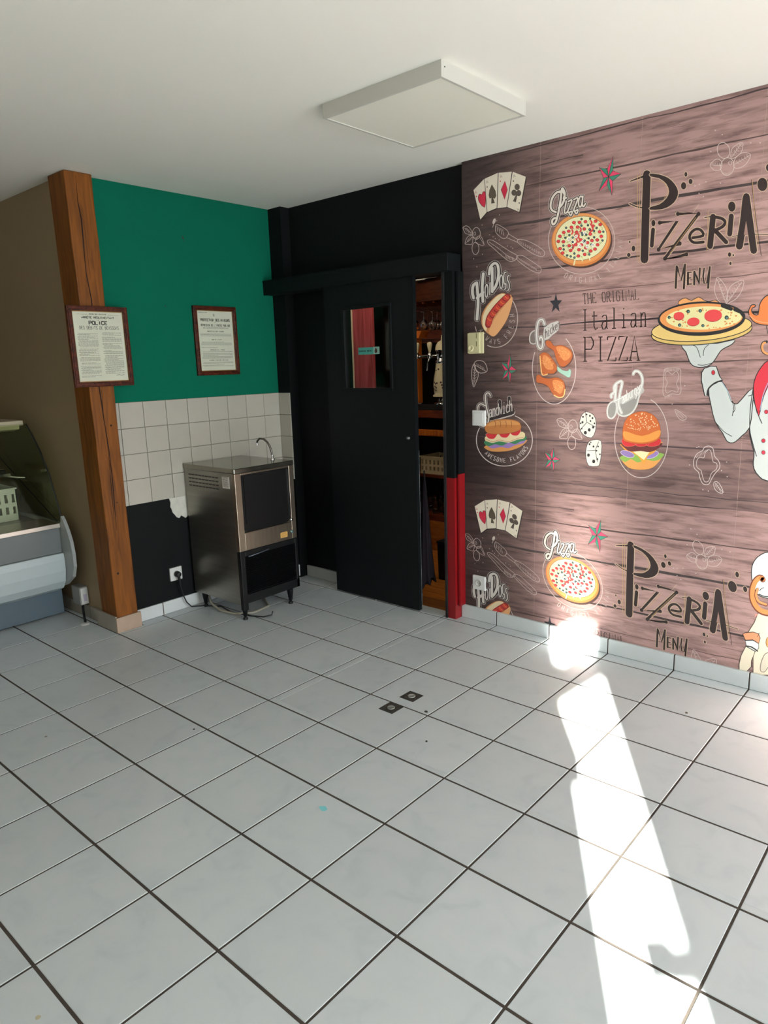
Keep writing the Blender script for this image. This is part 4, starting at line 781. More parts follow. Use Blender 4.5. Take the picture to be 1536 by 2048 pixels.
# ------------------------------------------------------------------ mural wall: printed wallpaper, one sheet above a second that repeats it
def mural_mat():
    m = bpy.data.materials.new('wood_print_wallpaper'); m.use_nodes = True; nt = m.node_tree; N = nt.nodes; L = nt.links; b = N['Principled BSDF']; b.inputs['Roughness'].default_value = 0.55
    tc = N.new('ShaderNodeTexCoord'); sp = N.new('ShaderNodeSeparateXYZ'); L.new(tc.outputs['Object'], sp.inputs[0])
    def math_(op, a, c=None):
        n = N.new('ShaderNodeMath'); n.operation = op
        for i, v in enumerate((a, c)):
            if v is None: continue
            if isinstance(v, (int, float)): n.inputs[i].default_value = v
            else: L.new(v, n.inputs[i])
        return n.outputs[0]
    lt = math_('LESS_THAN', sp.outputs[2], 0.822); zs = math_('ADD', sp.outputs[2], math_('MULTIPLY', lt, 1.702))   # height within the printed sheet
    cb = N.new('ShaderNodeCombineXYZ'); L.new(sp.outputs[0], cb.inputs[0]); L.new(zs, cb.inputs[2])
    # planks: tone changes from board to board
    PZ = [0.822, 1.09, 1.285, 1.473, 1.672, 1.82, 1.95, 2.18, 2.355, 2.524]; TN = [.80, .88, .96, 1.0, 1.08, 1.05, 1.12, .93, .90, .72]
    rp = N.new('ShaderNodeValToRGB'); rp.color_ramp.interpolation = 'CONSTANT'; E_ = rp.color_ramp.elements
    for i, (z, t) in enumerate(zip(PZ, TN)):
        e = E_[i] if i < 2 else E_.new(0.5); 
        e.position = (z - 0.82) / 1.75; e.color = (t / 1.2,) * 3 + (1,)
    L.new(math_('DIVIDE', math_('SUBTRACT', zs, 0.82), 1.75), rp.inputs[0])
    mp = N.new('ShaderNodeMapping'); mp.inputs['Scale'].default_value = (1.8, 1, 15); L.new(cb.outputs[0], mp.inputs[0])
    n1 = N.new('ShaderNodeTexNoise'); n1.inputs['Scale'].default_value = 2.4; n1.inputs['Detail'].default_value = 7; n1.inputs['Roughness'].default_value = 0.62; n1.inputs['Distortion'].default_value = 0.3; L.new(mp.outputs[0], n1.inputs[0])
    c1 = N.new('ShaderNodeValToRGB'); e = c1.color_ramp.elements; e[0].position = 0.36; e[0].color = (*lin((120, 92, 90)), 1); e[1].position = 0.56; e[1].color = (*lin((172, 137, 133)), 1)
    q = e.new(0.41); q.color = (*lin((142, 111, 108)), 1); q = e.new(0.46); q.color = (*lin((152, 120, 116)), 1); L.new(n1.outputs[0], c1.inputs[0])
    mp2 = N.new('ShaderNodeMapping'); mp2.inputs['Scale'].default_value = (2.4, 1, 20); mp2.inputs['Location'].default_value = (3, 0, 5); L.new(cb.outputs[0], mp2.inputs[0])
    n2 = N.new('ShaderNodeTexNoise'); n2.inputs['Scale'].default_value = 2.0; n2.inputs['Detail'].default_value = 5; n2.inputs['Distortion'].default_value = 0.4; L.new(mp2.outputs[0], n2.inputs[0])
    st = N.new('ShaderNodeMapRange'); st.inputs[1].default_value = 0.585; st.inputs[2].default_value = 0.61; st.inputs[3].default_value = 1.0; st.inputs[4].default_value = 0.80; L.new(n2.outputs[0], st.inputs[0])
    # print darker at head and foot of the sheet; left darkening also paints light falloff
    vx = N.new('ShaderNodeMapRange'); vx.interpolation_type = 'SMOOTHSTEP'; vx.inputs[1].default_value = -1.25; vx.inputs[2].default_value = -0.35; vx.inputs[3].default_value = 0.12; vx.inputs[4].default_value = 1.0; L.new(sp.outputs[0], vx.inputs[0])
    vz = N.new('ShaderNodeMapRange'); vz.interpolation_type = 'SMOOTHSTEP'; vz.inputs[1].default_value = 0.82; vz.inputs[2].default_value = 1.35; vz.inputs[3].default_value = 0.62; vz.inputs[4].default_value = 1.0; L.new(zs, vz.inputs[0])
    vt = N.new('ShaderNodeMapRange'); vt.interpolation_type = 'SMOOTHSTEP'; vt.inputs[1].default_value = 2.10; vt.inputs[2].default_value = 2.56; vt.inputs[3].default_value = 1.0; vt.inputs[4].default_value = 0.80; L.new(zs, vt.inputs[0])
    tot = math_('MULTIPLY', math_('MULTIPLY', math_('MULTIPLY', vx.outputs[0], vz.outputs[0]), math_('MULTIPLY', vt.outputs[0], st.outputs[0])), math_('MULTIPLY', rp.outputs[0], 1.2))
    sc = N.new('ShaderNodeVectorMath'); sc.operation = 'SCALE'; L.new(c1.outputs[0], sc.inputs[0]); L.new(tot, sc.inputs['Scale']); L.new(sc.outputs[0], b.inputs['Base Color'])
    return m
M_mural = mural_mat()
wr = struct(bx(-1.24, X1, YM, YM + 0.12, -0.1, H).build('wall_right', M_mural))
W = (214, 211, 203); PALE = (206, 196, 188); DK = (44, 34, 33); LN = (196, 180, 174); RED = (206, 46, 78); GRN = (58, 138, 112); OR = (216, 138, 78); TAN = (214, 160, 108)
A_, B_, C_, D_, E3 = (900, 300, 4.389), (1200, 150, 3.723), (900, 680, 3.84), (1280, 560, 4.656), (1200, 1000, 4.571)
def M(name, fn, low=False, only=None):
    """draw one motif in sheet coordinates and lay it on both wallpaper sheets"""
    def mp(x, y, lv):
        p = at(x, y, 1, YM); return (p[0], YM - 0.00025 - 0.00016 * lv, p[2] + (1.702 if low else 0))
    s = Sheet(mp); fn(s)
    if only != 'low': s.build(name, wr, zlo=0.822, zhi=H - 0.0005)
    if only != 'top': s.build(name, wr, zlo=0.03, zhi=0.822, dz=-1.702)
def plank_gaps(s):
    s.map = lambda x, z, lv: (x, YM - 0.0003, z); r = random.Random(11)
    for z, x0, x1, w_, c in ((2.524, -1.24, 3.3, .006, (60, 44, 44)), (2.437, -.86, -.55, .005, (70, 54, 52)), (2.355, -.90, 3.3, .008, (72, 54, 52)), (2.180, -1.24, 3.3, .013, (66, 54, 54)), (2.020, -1.24, -.95, .008, (50, 38, 38)), (1.949, -.80, 3.3, .010, (58, 44, 44)),
                          (1.823, -.95, 3.3, .004, (92, 66, 62)), (1.810, -1.24, -.7, .005, (60, 46, 46)), (1.672, -1.24, 3.3, .008, (52, 42, 46)), (1.572, -.25, 3.3, .003, (112, 84, 80)), (1.474, -.45, 3.3, .007, (78, 58, 56)), (1.498, -1.24, -.8, .007, (48, 38, 38)), (1.397, -1.24, -.95, .006, (46, 36, 37)),
                          (1.286, -1.10, 3.3, .008, (64, 48, 50)), (1.090, -1.24, 3.3, .007, (74, 58, 62)), (0.868, -1.24, 3.3, .004, (66, 52, 56))):
        P = []; x = x0
        while x < x1: P.append((x, z + r.uniform(-.004, .004))); x += 0.11
        P.append((x1, z)); vs = []; n = len(P)
        for i, (a, b) in enumerate(P): ww = w_ * (0.1 if i == 0 else r.uniform(.55, 1.1)) / 2; vs += [(a, b - ww), (a, b + ww)]
        s.raw(vs, [(2 * i, 2 * i + 2, 2 * i + 3, 2 * i + 1) for i in range(n - 1)], c, 0)
    # short grain checks
    for q in range(150):
        x = r.uniform(-1.1, 1.6); z = r.uniform(.86, 2.5); l = r.uniform(.04, .16); t = r.uniform(.001, .0022); y2 = r.uniform(-.004, .004)
        s.raw([(x, z), (x + l * .4, z + t + y2), (x + l, z + y2 * 1.5), (x + l * .5, z - t + y2)], [(0, 1, 2, 3)], (104, 78, 74) if x > -.6 else (66, 50, 50), 0)
M('printed_plank_gaps', plank_gaps)
def drop_seams(s):
    s.map = lambda x, z, lv: (x, YM - 0.0002, z)
    for x in (-.775, -.274, .226, .726): s.raw([(x, .8), (x + .0015, .8), (x + .0015, 2.56), (x, 2.56)], [(0, 1, 2, 3)], (164, 138, 130), 0)
M('wallpaper_seam', drop_seams)
def cards(s):
    s.Q(*A_); DKL = (58, 48, 46)
    for q in ([(205, 352), (302, 252), (325, 545), (265, 612)], [(303, 252), (422, 200), (412, 510), (326, 545)], [(425, 200), (545, 190), (498, 502), (414, 512)], [(549, 190), (668, 235), (610, 545), (500, 500)]):
        s.poly([(x + 6, y + 7) for x, y in q], (50, 38, 38), .3); s.poly(q, (222, 212, 194), 1, line=DKL, lw=.9)
    s.poly([(305, 505), (257, 458), (248, 412), (262, 385), (281, 392), (290, 367), (311, 370), (314, 420)], (206, 44, 72), 3, 2, DKL, .8)
    s.poly([(368, 303), (398, 358), (405, 402), (392, 427), (376, 417), (392, 465), (364, 470), (367, 420), (350, 425), (342, 400), (348, 355)], (92, 82, 66), 3, line=DKL, lw=.8)
    s.poly([(483, 272), (505, 350), (480, 435), (449, 350)], (206, 40, 70), 3, line=DKL, lw=.8)
    for c in ((590, 325, 23, 28), (563, 375, 23, 27), (604, 378, 22, 27)): s.ell(*c, (84, 74, 66), 3)
    s.poly([(583, 385), (590, 400), (580, 458), (553, 450)], (84, 74, 66), 3)
    for x, y, u, c in ((222, 385, .3, (170, 90, 90)), (322, 292, .1, (120, 110, 100)), (444, 245, 0, (150, 110, 100)), (560, 240, -.2, (120, 110, 100))):
        s.text('A', (x, y), (x + 14, y - 4), (-4, -26), .8, c, 3, fillr=1)
    for x, y, c in ((232, 407, RED), (327, 325, DK), (442, 275, RED), (558, 273, DK), (608, 465, DK)): s.poly([(x, y - 8), (x + 6, y), (x, y + 8), (x - 6, y)], c, 3)
    s.text('A', (602, 515), (590, 512), (3, 26), .8, (120, 110, 100), 3, fillr=1)
M('printed_playing_cards', cards)
def fstar(s, q, c, outer, dark=(34, 30, 34)):
    s.Q(*q); n = 5; inner = []
    for i in range(n): a, b = outer[i], outer[(i + 1) % n]; mx, my = (a[0] + b[0]) / 2, (a[1] + b[1]) / 2; inner.append((c[0] + (mx - c[0]) * .50, c[1] + (my - c[1]) * .50))
    P = []
    for i in range(n): P += [outer[i], inner[i]]
    s.poly(P, dark, 1, line=dark, lw=1.6)
    for i in range(n): s.poly([c, outer[i], inner[i]], GRN, 3); s.poly([c, inner[i - 1], outer[i]], (222, 66, 104), 3)
    for p in P: s.stroke([c, p], .7, dark, 5, caps=False)
M('printed_star', lambda s: fstar(s, A_, (1392, 235), [(1432, 55), (1500, 210), (1422, 398), (1308, 360), (1312, 155)]))
M('printed_star', lambda s: fstar(s, C_, (452, 232), [(465, 105), (512, 232), (460, 335), (400, 302), (394, 175)]))
M('printed_star', lambda s: fstar(s, C_, (785, 920), [(795, 830), (845, 920), (793, 1010), (730, 980), (726, 862)]))
def dstar(s):
    s.Q(*A_); c = (930, 1350); P = []
    for i, (x, y) in enumerate([(930, 1255), (985, 1320), (962, 1420), (893, 1425), (876, 1325)]): P.append((x, y))
    Q_ = []
    for i in range(5): a, b = P[i], P[(i + 1) % 5]; Q_ += [a, (c[0] + ((a[0] + b[0]) / 2 - c[0]) * .5, c[1] + ((a[1] + b[1]) / 2 - c[1]) * .5)]
    s.poly(Q_, (44, 44, 52), 1)
M('printed_dark_star', dstar)
def pizza(s):
    s.Q(*A_); r = random.Random(5)
    s.ell(1155, 793, 291, 296, W, 1, line=LN, lw=1.3, fill=False, n=60)
    s.ell(1166, 805, 262, 232, (74, 52, 48), .3, -14, n=40)
    s.ell(1152, 788, 262, 233, (206, 122, 62), 1, -14, n=44); s.ell(1150, 780, 250, 220, (224, 150, 84), 2, -14, n=44)
    s.ell(1152, 775, 228, 192, (222, 220, 178), 3, -14, n=40, line=(120, 66, 44), lw=.8)
    used = []
    def rp(dm=0):
        for tr_ in range(60):
            x, y = r.uniform(-1, 1), r.uniform(-1, 1); X_, Y_ = 1152 + x * 215, 775 + y * 180 - x * 46
            if x * x + y * y < .88 and all((X_ - a) ** 2 + (Y_ - b) ** 2 > dm * dm for a, b in used): break
        else: X_, Y_ = 1152 + r.uniform(-120, 120), 775 + r.uniform(-90, 90)
        if dm: used.append((X_, Y_))
        return X_, Y_
    for i in range(170): x, y = rp(); s.stroke([(x, y), (x + r.uniform(-14, 14), y + r.uniform(6, 16))], .9, r.choice([(150, 168, 80), (214, 180, 80), (96, 140, 80)]), 4, caps=False)
    for i in range(38): x, y = rp(42); s.ell(x, y, 17, 15, (168, 30, 44), 5, n=10); s.ell(x, y, 13, 11, (222, 62, 66), 6, n=10)
    for i in range(30): x, y = rp(32); s.ell(x, y, 11, 11, (28, 48, 52), 6.5, n=8); s.ell(x - 1, y - 1, 4, 4, (110, 150, 150), 7, n=6)
    for i in range(9): x, y = rp(34); s.ell(x, y, 16, 16, (240, 240, 232), 6.5, n=9); s.stroke([(x - 8, y + 6), (x, y - 8), (x + 7, y - 2), (x + 4, y + 9)], .9, DK, 7.2, caps=False)
    for i in range(9): x, y = rp(30); s.stroke([(x, y - 18), (x + 8, y), (x - 2, y + 18)], 3.2, (210, 64, 60), 6.2, 3)
    for x0, y0, x1, y1 in ((1100, 960, 1088, 1008), (1160, 940, 1162, 975), (1222, 925, 1228, 965)): s.stroke([(x0, y0), (x1, y1)], 2.6, (222, 220, 178), 4)
    s.arctext('ORIGINAL ITALIAN', 1170, 800, 345, 365, 118, 0, 46, 1.0, LN, 1)
M('printed_pizza', pizza)
def scr(s, strokes, w1, w2, w3, c1, c2, c3, lv=4, sm=4):
    for g in strokes: s.stroke(g, w1, c1, lv, sm)
    for g in strokes: s.stroke(g, w2, c2, lv + 1.2, sm)
    for g in strokes: s.stroke(g, w3, c3, lv + 2.4, sm)
def pizza_word(s):
    s.Q(*A_)
    st = [[(1000, 425), (1008, 380), (988, 335), (978, 380), (972, 440), (950, 560), (930, 630), (905, 655), (897, 622), (915, 600), (932, 598)], [(930, 545), (898, 530), (884, 490), (900, 420), (940, 372), (985, 362)],
          [(1022, 448), (1006, 545), (1022, 553), (1034, 535)], [(1018, 425), (1024, 418)], [(1040, 452), (1072, 442), (1034, 546), (1074, 538), (1062, 575), (1048, 560)], [(1088, 436), (1124, 424), (1086, 534), (1124, 524), (1112, 560), (1098, 546)], [(1164, 416), (1146, 406), (1130, 450), (1134, 494), (1150, 496), (1162, 455)], [(1168, 404), (1162, 470), (1172, 498), (1190, 472)]]
    st.insert(2, [(955, 372), (988, 366), (1006, 392), (1002, 440), (980, 485), (955, 510)])
    scr(s, st, 8.2, 6.4, 2.8, (196, 186, 176), (66, 50, 48), (222, 214, 204))
    scr(s, st[:3], 10, 8, 4.0, (196, 186, 176), (66, 50, 48), (222, 214, 204), lv=3.6)
M('printed_pizza_lettering', pizza_word)
def cutlery(s):
    s.Q(*A_); c = LN; w_ = 1.0
    for g in ([(405, 655), (445, 668), (495, 700), (514, 732), (492, 772), (462, 776), (425, 748), (400, 715)], [(607, 783), (660, 792), (740, 826), (805, 868), (830, 896), (822, 930), (780, 932), (720, 906), (650, 858), (602, 818), (593, 796)],
              [(330, 795), (372, 792), (450, 840), (520, 886), (592, 928), (585, 955), (548, 978), (508, 970), (440, 915), (380, 860), (338, 825)], [(592, 928), (640, 928), (700, 965), (770, 1012), (800, 1040), (795, 1072), (770, 1080), (715, 1058), (650, 1014), (584, 958)]):
        s.stroke(g, w_, c, 1, 3, closed=True)
    s.stroke([(512, 735), (560, 765), (605, 790)], w_, c, 1); s.stroke([(495, 768), (545, 790), (598, 812)], w_, c, 1)
    for i in range(4): s.stroke([(412 + i * 17, 668 + i * 10), (420 + i * 17, 720 + i * 10)], .8, c, 1)
    s.stroke([(345, 808), (420, 860), (500, 925), (560, 952)], .8, c, 1)
    for i in range(12): x, y = 612 + i * 16, 800 + i * 8.5; s.stroke([(x, y), (x + 6, y + 26)], .7, c, 1, caps=False)
    for i in range(12): x, y = 598 + i * 14, 944 + i * 8.5; s.stroke([(x, y), (x + 12, y + 22)], .7, c, 1, caps=False)
    for i in range(8): x, y = 490 + i * 11, 925 + i * 3; s.stroke([(x, y), (x + 4, y + 30)], .7, c, 1, caps=False)
    s.ell(388, 625, 12, 26, PALE, 1, 20); s.stroke([(375, 680), (395, 610)], .9, c, 1)
    for x, y in ((433, 570), (412, 622), (282, 658), (348, 745), (378, 762), (398, 778), (432, 790), (505, 842), (535, 850), (550, 862), (285, 915), (208, 955), (236, 1025)): s.ell(x, y, 3.6, 4.5, c, 1, n=6)
M('printed_fork_and_knife', cutlery)
def sprig(s, q, k):
    s.Q(*q); c = LN
    def T(p): return [(k[0] + x * k[2], k[1] + y * k[3]) for x, y in p]
    for g in ([(5, 12), (38, 0), (72, 30), (85, 75), (30, 68), (12, 40)], [(22, 158), (36, 110), (62, 84), (92, 92), (82, 160), (50, 162)], [(155, 84), (190, 168), (132, 158), (112, 130)]): s.stroke(T(g), .95, c, 1, 3, closed=True)
    s.ell(k[0] + 122 * k[2], k[1] + 66 * k[3], 34 * k[2], 52 * k[3], c, 1, line=c, lw=1.0, fill=False); s.ell(k[0] + 108 * k[2], k[1] + 68 * k[3], 9 * k[2], 14 * k[3], c, 1, line=c, lw=.8, fill=False, n=14)
    s.ell(k[0] + 114 * k[2], k[1] + 198 * k[3], 30 * k[2], 54 * k[3], c, 1, line=c, lw=1.0, fill=False)
    s.stroke(T([(10, 16), (45, 36), (80, 72)]), .7, c, 1); s.stroke(T([(28, 154), (55, 128), (88, 98)]), .7, c, 1); s.stroke(T([(150, 100), (186, 160)]), .7, c, 1)
    for i in range(4): s.stroke(T([(28 + i * 13, 22 + i * 12), (26 + i * 13, 40 + i * 12)]), .6, c, 1, caps=False); s.stroke(T([(28 + i * 13, 22 + i * 12), (46 + i * 12, 24 + i * 12)]), .6, c, 1, caps=False); s.stroke(T([(44 + i * 11, 138 - i * 11), (40 + i * 11, 120 - i * 11)]), .6, c, 1, caps=False); s.stroke(T([(44 + i * 11, 138 - i * 11), (60 + i * 9, 140 - i * 11)]), .6, c, 1, caps=False)
    for i in range(7): s.stroke(T([(92 + i * 7, 100 + abs(3 - i) * -3), (94 + i * 6, 112 + abs(3 - i) * -3)]), .5, c, 1, caps=False)
M('printed_olive_sprig', lambda s: sprig(s, A_, (110, 666, 1.0, 1.0)))
M('printed_olive_sprig', lambda s: sprig(s, C_, (817, 600, 1.04, .96)))
def hotdogs(s):
    s.Q(*A_)
    s.arctext('ALWAYS FRESH', 400, 1480, 168, 224, 150, -8, 42, 1.1, (176, 164, 158), 1)
    s.ell(400, 1482, 194, 250, LN, 1, line=(196, 184, 178), lw=1.5, a0=-48, a1=112, fill=False, n=40); s.stroke([(222, 1550), (232, 1590)], 1.5, LN, 1)
    st = [[(236, 1165), (248, 1330), (238, 1485)], [(236, 1165), (205, 1190), (198, 1250), (208, 1300)], [(294, 1085), (284, 1200), (290, 1330)], [(240, 1300), (290, 1250)]]
    o = [[(322, 1180), (310, 1215), (312, 1280), (326, 1290), (334, 1240), (330, 1190), (322, 1180)], [(352, 1165), (350, 1270)]]
    D_1 = [[(372, 1035), (372, 1245)], [(345, 1090), (355, 1030), (390, 995), (418, 1010), (428, 1070), (420, 1140), (400, 1200), (372, 1240)]]
    o2 = [[(450, 1095), (438, 1130), (440, 1200), (454, 1215), (464, 1170), (460, 1110), (450, 1095)], [(492, 1075), (478, 1080), (472, 1130), (480, 1180), (492, 1170), (490, 1215), (478, 1222)], [(520, 1100), (508, 1110), (506, 1140), (520, 1170), (520, 1215), (508, 1235)]]
    for g, a, b, c in ((st, 11.5, 9.8, 5.6), (D_1, 11.5, 9.8, 5.2), (o, 7, 5.8, 2.2), (o2, 7, 5.8, 2.2)): scr(s, g, a, b, c, (190, 182, 176), (48, 38, 38), (206, 200, 194))
    # bun and sausage
    s.poly([(462, 1255), (505, 1268), (540, 1275), (545, 1345), (505, 1480), (435, 1590), (385, 1635), (325, 1605), (282, 1545), (278, 1455), (318, 1372), (400, 1285)], (206, 146, 96), 6, 3, (120, 76, 50), .7)
    s.poly([(455, 1262), (500, 1275), (480, 1310), (390, 1400), (335, 1520), (318, 1590), (290, 1545), (290, 1460), (330, 1375), (405, 1290)], (226, 208, 170), 7.1, 2)
    s.stroke([(338, 1535), (352, 1470), (420, 1375), (505, 1290)], 13.5, (150, 40, 40), 7.6, 3); s.stroke([(342, 1525), (356, 1466), (422, 1375), (500, 1295)], 10, (198, 66, 56), 8.1, 3)
    for i in range(9): t = i / 8; x, y = 350 + 150 * t, 1490 - 195 * t; s.stroke([(x - 18, y - 14), (x, y + 6), (x + 14, y + 4)], 1.6, (118, 24, 30) if i % 2 else (226, 120, 60), 8.6, 2)
    s.poly([(543, 1290), (546, 1345), (505, 1480), (435, 1590), (385, 1637), (345, 1612), (352, 1560), (400, 1470), (470, 1380)], (226, 168, 116), 9.1, 3)
M('printed_hot_dogs', hotdogs)
def orig(s):
    s.text('THE ORIGINAL', (1167, 607.5), (1281, 598.5), (-1.2, -20), 1.5, (44, 28, 26), 1, True, .66)
    s.text('Italian', (1163.5, 661), (1299, 652), (0, -41), 2.4, (44, 26, 24), 1, True, .68)
    s.text('PIZZA', (1170, 722.6), (1283, 720.5), (0, -48), 2.7, (44, 24, 22), 1, True, .74)
M('printed_lettering', orig)
def chicken(s):
    s.Q(*C_)
    s.ell(800, 220, 167, 272, LN, 1, line=(206, 194, 190), lw=1.4, a0=-58, a1=208, fill=False, n=50)
    def drum(P, hl): s.poly([(x + 5, y + 7) for x, y in P], (92, 66, 62), .3, 3); s.poly(P, (190, 98, 52), 3, 3, (120, 60, 34), .6); s.poly(hl, (216, 138, 82), 4.2, 3)
    drum([(735, 14), (752, 2), (778, 14), (800, 46), (850, 38), (905, 58), (938, 92), (940, 135), (915, 178), (872, 206), (838, 190), (812, 135), (795, 82), (745, 48)], [(815, 55), (870, 52), (925, 90), (925, 130), (880, 160), (840, 110)])
    r = random.Random(9)
    for cx_, cy_, a, b in ((878, 100, 48, 48), (750, 170, 45, 50), (830, 355, 44, 44)):
        for i in range(46):
            t, q = r.uniform(0, 6.28), math.sqrt(r.random()); s.ell(cx_ + a * q * math.cos(t), cy_ + b * q * math.sin(t), 2.6, 2.6, (238, 190, 130), 5, n=4)
    s.poly([(822, 200), (865, 232), (905, 238), (918, 222), (930, 235), (926, 275), (910, 288), (880, 272), (828, 238)], (164, 208, 192), 2.6, 2, (110, 140, 130), .5)
    drum([(690, 150), (692, 112), (725, 94), (760, 112), (808, 175), (824, 222), (795, 258), (745, 258), (712, 274), (696, 230)], [(715, 120), (748, 125), (790, 185), (790, 225), (745, 225), (715, 180)])
    s.stroke([(692, 125), (698, 200), (710, 268), (748, 262)], 2.2, (232, 190, 128), 5, 3)
    drum([(662, 300), (668, 272), (690, 268), (710, 286), (760, 296), (820, 288), (870, 312), (886, 370), (872, 432), (835, 444), (788, 412), (755, 358), (710, 334), (668, 326)], [(790, 310), (850, 315), (870, 370), (845, 415), (800, 370)])
    s.stroke([(884, 380), (874, 430), (838, 442), (800, 424)], 2.2, (236, 200, 140), 5, 3)
    s.Q(*A_); G1, G2, G3 = (196, 192, 188), (120, 108, 104), (214, 212, 208)
    s.poly([(755, 1590), (718, 1600), (700, 1640), (705, 1690), (738, 1702), (760, 1680)], G2, 3.6, 3, G1, 2.2)
    st = [[(830, 1530), (815, 1492), (785, 1495), (768, 1540), (762, 1620), (772, 1710), (795, 1745), (812, 1720), (816, 1670), (800, 1640), (786, 1660)]]
    scr(s, st, 7.5, 5.6, 3.2, G1, G2, G3, 6)
    s.poly([(826, 1560), (950, 1500), (960, 1570), (900, 1625), (836, 1672)], G1, 5.2, 2)
    s.text('hicken', (838, 1652), (968, 1560), (-2, -78), 1.5, (96, 84, 80), 8, fillr=.86)
M('printed_chicken_legs', chicken)
def leafpair(s):
    s.Q(*C_)
    for g in ([(185, 182), (205, 160), (235, 158), (268, 175), (286, 222), (276, 246), (235, 254), (208, 238), (190, 210)], [(188, 184), (170, 215), (166, 270), (172, 325), (182, 360), (200, 325), (214, 290), (216, 252), (202, 236)]): s.stroke(g, 1.1, LN, 1, 3, closed=True)
    s.stroke([(190, 190), (230, 215), (276, 240)], .8, LN, 1); s.stroke([(190, 200), (188, 270), (183, 345)], .8, LN, 1)
    for i in range(5): s.stroke([(205 + i * 13, 178 + i * 8), (212 + i * 13, 202 + i * 8)], .6, LN, 1, caps=False); s.stroke([(176, 222 + i * 22), (189, 235 + i * 22)], .6, LN, 1, caps=False); s.stroke([(204, 222 + i * 20), (190, 238 + i * 20)], .6, LN, 1, caps=False)
M('printed_leaf_pair', leafpair)
def sandwich(s):
    s.Q(*C_)
    s.ell(418, 768, 215, 200, LN, 1, line=(206, 196, 192), lw=1.6, a0=-68, a1=208, fill=False, n=56)
    s.arctext('AWESOME FLAVORS', 418, 768, 192, 172, 140, 22, 32, 1.1, (206, 196, 192), 1)
    st = [[(312, 430), (300, 408), (280, 412), (272, 445), (282, 520), (298, 590), (290, 640), (262, 664), (232, 650), (228, 620)], [(270, 505), (240, 490), (218, 505), (214, 545), (226, 580)]]
    scr(s, st, 7.2, 5.6, 2.6, (190, 180, 176), (52, 42, 42), (206, 198, 192), 3)
    s.stroke([(310, 596), (470, 552)], 17, (190, 180, 176), 2.6, caps=True); s.stroke([(310, 590), (470, 546)], 15, (52, 42, 42), 3.1)
    for x0, y0 in ((382, 470), (455, 445)): s.stroke([(x0, y0), (x0 + 4, y0 + 80)], 8.0, (190, 180, 176), 2.6); s.stroke([(x0, y0), (x0 + 4, y0 + 80)], 6.2, (52, 42, 42), 3.1)
    s.text('andwich', (300, 596), (482, 545), (0, -88), 1.7, (206, 198, 192), 5, fillr=.9)
    s.poly([(278, 808), (575, 762), (560, 808), (480, 845), (380, 858), (300, 850)], (210, 146, 84), 2, 3, (130, 80, 50), .5)
    s.poly([(285, 792), (420, 775), (572, 752), (568, 790), (500, 808), (450, 830), (390, 822), (320, 832)], (150, 120, 186), 3, 3)
    s.poly([(268, 800), (276, 772), (420, 752), (574, 735), (582, 768), (540, 780), (500, 800), (450, 788), (400, 812), (350, 800), (300, 815)], (62, 128, 88), 4, 3)
    s.poly([(270, 768), (285, 735), (420, 720), (560, 705), (572, 752), (520, 765), (450, 788), (380, 778), (330, 790), (290, 780)], (226, 208, 164), 5, 3)
    s.stroke([(276, 760), (330, 782), (380, 768), (450, 780), (520, 756), (566, 748)], .9, (180, 110, 110), 6.6, 3)
    for x, y in ((318, 738), (418, 728), (500, 712)): s.poly([(x - 40, y - 18), (x + 44, y - 24), (x + 26, y + 16), (x, y + 22), (x - 26, y + 14)], (204, 50, 58), 6, 3, (240, 190, 170), .5)
    s.poly([(270, 692), (276, 652), (310, 626), (360, 612), (450, 608), (520, 622), (545, 652), (540, 688), (480, 712), (380, 722), (300, 718)], (190, 122, 66), 7, 3, (110, 66, 40), .6)
    s.poly([(290, 660), (330, 628), (450, 616), (520, 632), (530, 652), (400, 650)], (208, 146, 88), 8.1, 3)
    for x in (345, 385, 428, 470): s.stroke([(x, 622), (x + 6, 645), (x + 2, 672)], .9, (130, 78, 46), 9, 2)
M('printed_sandwich', sandwich)
def dice(s):
    s.Q(*C_); K = (40, 36, 36); Wh = (218, 214, 203)
    s.poly([(1040, 550), (1103, 574), (1122, 632), (1116, 702), (1085, 752), (1022, 726), (994, 670), (1002, 598)], Wh, 1, 2, K, 1.1)
    for p in ((1040, 553), (1118, 668), (1000, 690)): s.stroke([(1052, 632), p], 1.1, K, 3, 0)
    for x, y, r in ((1022, 590, 7), (1018, 632, 8), (1004, 640, 6), (1012, 680, 6), (1050, 572, 6), (1075, 582, 7), (1095, 600, 7), (1080, 622, 6), (1110, 640, 6), (1100, 670, 9), (1070, 690, 11), (1040, 712, 12)): s.ell(x, y, r, r * 1.2, K, 3, n=10)
    s.poly([(1098, 768), (1160, 774), (1164, 860), (1150, 950), (1130, 970), (1065, 965), (1044, 900), (1046, 830), (1066, 782)], Wh, 1, 2, K, 1.1)
    for p in ((1056, 850), (1142, 782), (1132, 935)): s.stroke([(1116, 846), p], 1.1, K, 3)
    for x, y, r in ((1072, 800, 7), (1102, 818, 7), (1082, 786, 5), (1138, 818, 6), (1126, 850, 6), (1152, 878, 6), (1132, 915, 7), (1064, 884, 11), (1104, 932, 12)): s.ell(x, y, r, r * 1.2, K, 3, n=10)
M('printed_dice', dice)
